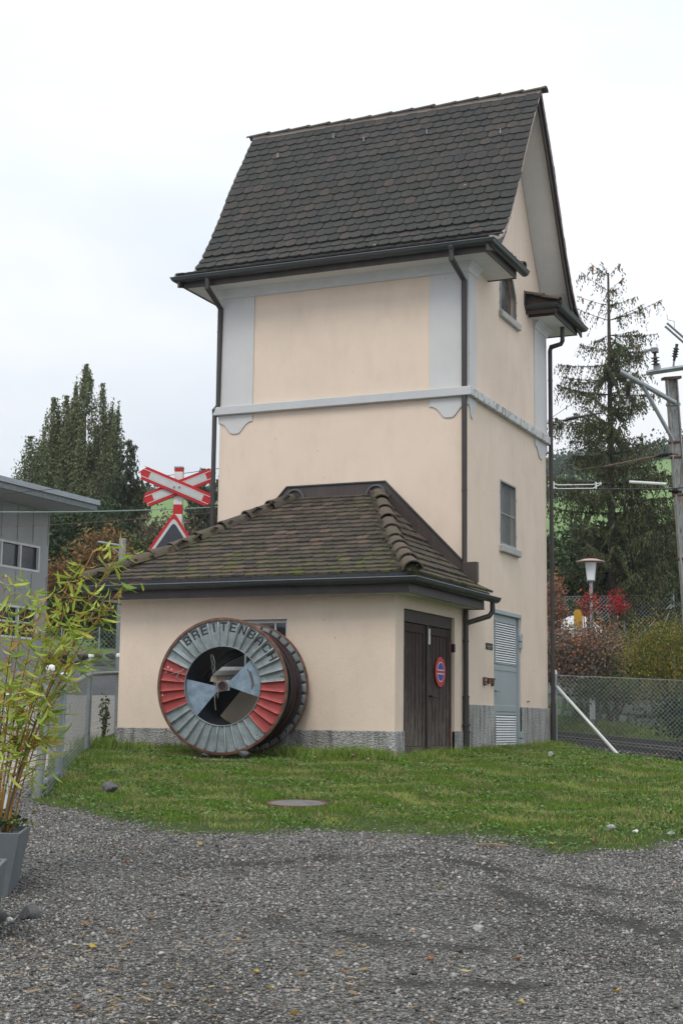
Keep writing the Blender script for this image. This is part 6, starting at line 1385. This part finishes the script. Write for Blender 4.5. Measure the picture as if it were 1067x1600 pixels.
MB().tube([ta.lerp(tb, .42)-Vector((0, 0, .03)), Lw(26.4, 6.0, 5.70)], .035, 10).build('brace_tube', M_galv, MM, auto=40)
insul(Lw(26.0, 5.13, 6.70), Lw(26.0, 5.11, 6.38), .05, 7, mat=M_ins); MB().tube([ta.lerp(tb, .15), Lw(26.0, 5.13, 6.70)], .012, 6).build('hanger', M_galv, MM); MB().tube([Lw(26.0, 5.11, 6.38), Lw(26.0, 5.10, 6.25)], .018, 6).build('clamp', M_galv, MM)
for z in (6.38, 5.70, 5.43, 4.75, 3.6): MB().tube([along(z)-sa*.13, along(z)+sa*.13], .03, 6).build('bracket', M_rust if z < 6 else M_galv, MM)
MB().tube([Lw(26.21, 4.71, 5.18), Lw(26.18, 5.62, 5.37)], .016, 6).build('stay_rod', M_wirer, MM); insul(Lw(26.18, 5.62, 5.37), Lw(26.2, 5.92, 5.43), .05, 7, mat=M_ins); MB().tube([Lw(26.2, 5.9, 5.43), Lw(26.4, 6.08, 5.45)], .018, 6).build('stay_rod', M_wirer, MM)
MB().tube([Lw(26.25, 5.16, 4.91), Lw(26.26, 5.82, 4.88)], .027, 8).build('registration_arm', M_white, MM); MB().tube([Lw(26.26, 5.80, 4.88), Lw(26.27, 5.88, 4.77)], .014, 6).build('link', M_galv, MM)
insul(Lw(26.27, 5.87, 4.76), Lw(26.3, 6.10, 4.75), .055, 5, mat=M_ins)
MB().tube([Lw(26.1, 6.16, 7.0), Lw(26.5, 6.32, 4.8), Lw(26.9, 6.55, 2.5)], .012, 6).build('earth_cable', M_wired, MM)
for (p, q_, r, m_, lb, sag) in ((Lw(33.5, 3.9, 5.90), Lw(26.25, 5.85, 4.79), .012, M_wired, 'dark contact wire running from behind the tower to the leaning mast', 0), (Lw(26.25, 5.85, 4.79), Lw(22, 9, 4.5), .012, M_wired, 'dark contact wire leaving the mast towards the right', 0), (Lw(34, 3.8, 6.2), Lw(26.2, 4.75, 5.19), .008, M_wirer, 'thin rusty wire above the contact wire right of the tower', 0), (Lw(25.98, 4.97, 6.88), Lw(34, 3.9, 7.0), .006, M_wired, 'thin wire running down from the end of the cantilever tube', 0)):
    tag(MB().tube([p, p.lerp(q_, .5), q_], r, 5).build('overhead_wire', m_), lb, 'wire')
WI = thing('wire_insulator', tuple(Lw(33.3, 5.0, 7.4)), 'long dark strain insulator hanging in a wire right of the tower edge', 'insulator')
MM_ = MM; MM = WI; insul(Lw(33.35, 5.07, 7.5), Lw(33.34, 5.44, 7.59), .06, 9, mat=M_ins); MB().tube([Lw(33.4, 4.4, 7.36), Lw(33.35, 5.07, 7.5)], .012, 5).build('stay_rod', M_wirer, WI); MB().tube([Lw(33.34, 5.44, 7.59), Lw(33.33, 5.95, 7.68)], .02, 5).build('stay_rod', M_wired, WI); MM = MM_
SI = thing('overhead_section_insulator', tuple(Lw(33.5, 5.3, 6.0)), 'pale horned section insulator frame hanging in the wires beside the tower', 'railway fitting')
for o_ in (0, .07): MB().tube([Lw(33.5, 4.72, 6.02+o_), Lw(33.5, 4.95, 5.93+o_*1.3), Lw(33.5, 5.75, 5.95+o_*1.3), Lw(33.5, 5.95, 6.06+o_*.3)], .012, 5).build('runner', M_white, SI)
for l_ in (4.85, 5.82): MB().tube([Lw(33.5, l_, 5.93), Lw(33.5, l_, 6.10)], .02, 5).build('spreader', M_white, SI)
MB().tube([Lw(33.5, 5.3, 6.0), Lw(33.5, 5.3, 6.4)], .012, 5).build('dropper', M_wired, SI)
# ------------------------------------------------------------------ thin autumn haze
hz = MB().box(-900, 300, -150, 1000, -8, 150).build('haze', [], None); hz['kind'] = 'stuff'; hz['label'] = 'thin even haze over the valley'
hm = bpy.data.materials.new('haze'); hm.use_nodes = True; hm.node_tree.nodes.clear()
ho = hm.node_tree.nodes.new('ShaderNodeOutputMaterial'); hv = hm.node_tree.nodes.new('ShaderNodeVolumePrincipled'); hv.inputs['Color'].default_value = (.86, .90, .95, 1); hv.inputs['Density'].default_value = .00035; hv.inputs['Anisotropy'].default_value = .2
hm.node_tree.links.new(hv.outputs[0], ho.inputs['Volume']); hz.data.materials.append(hm)
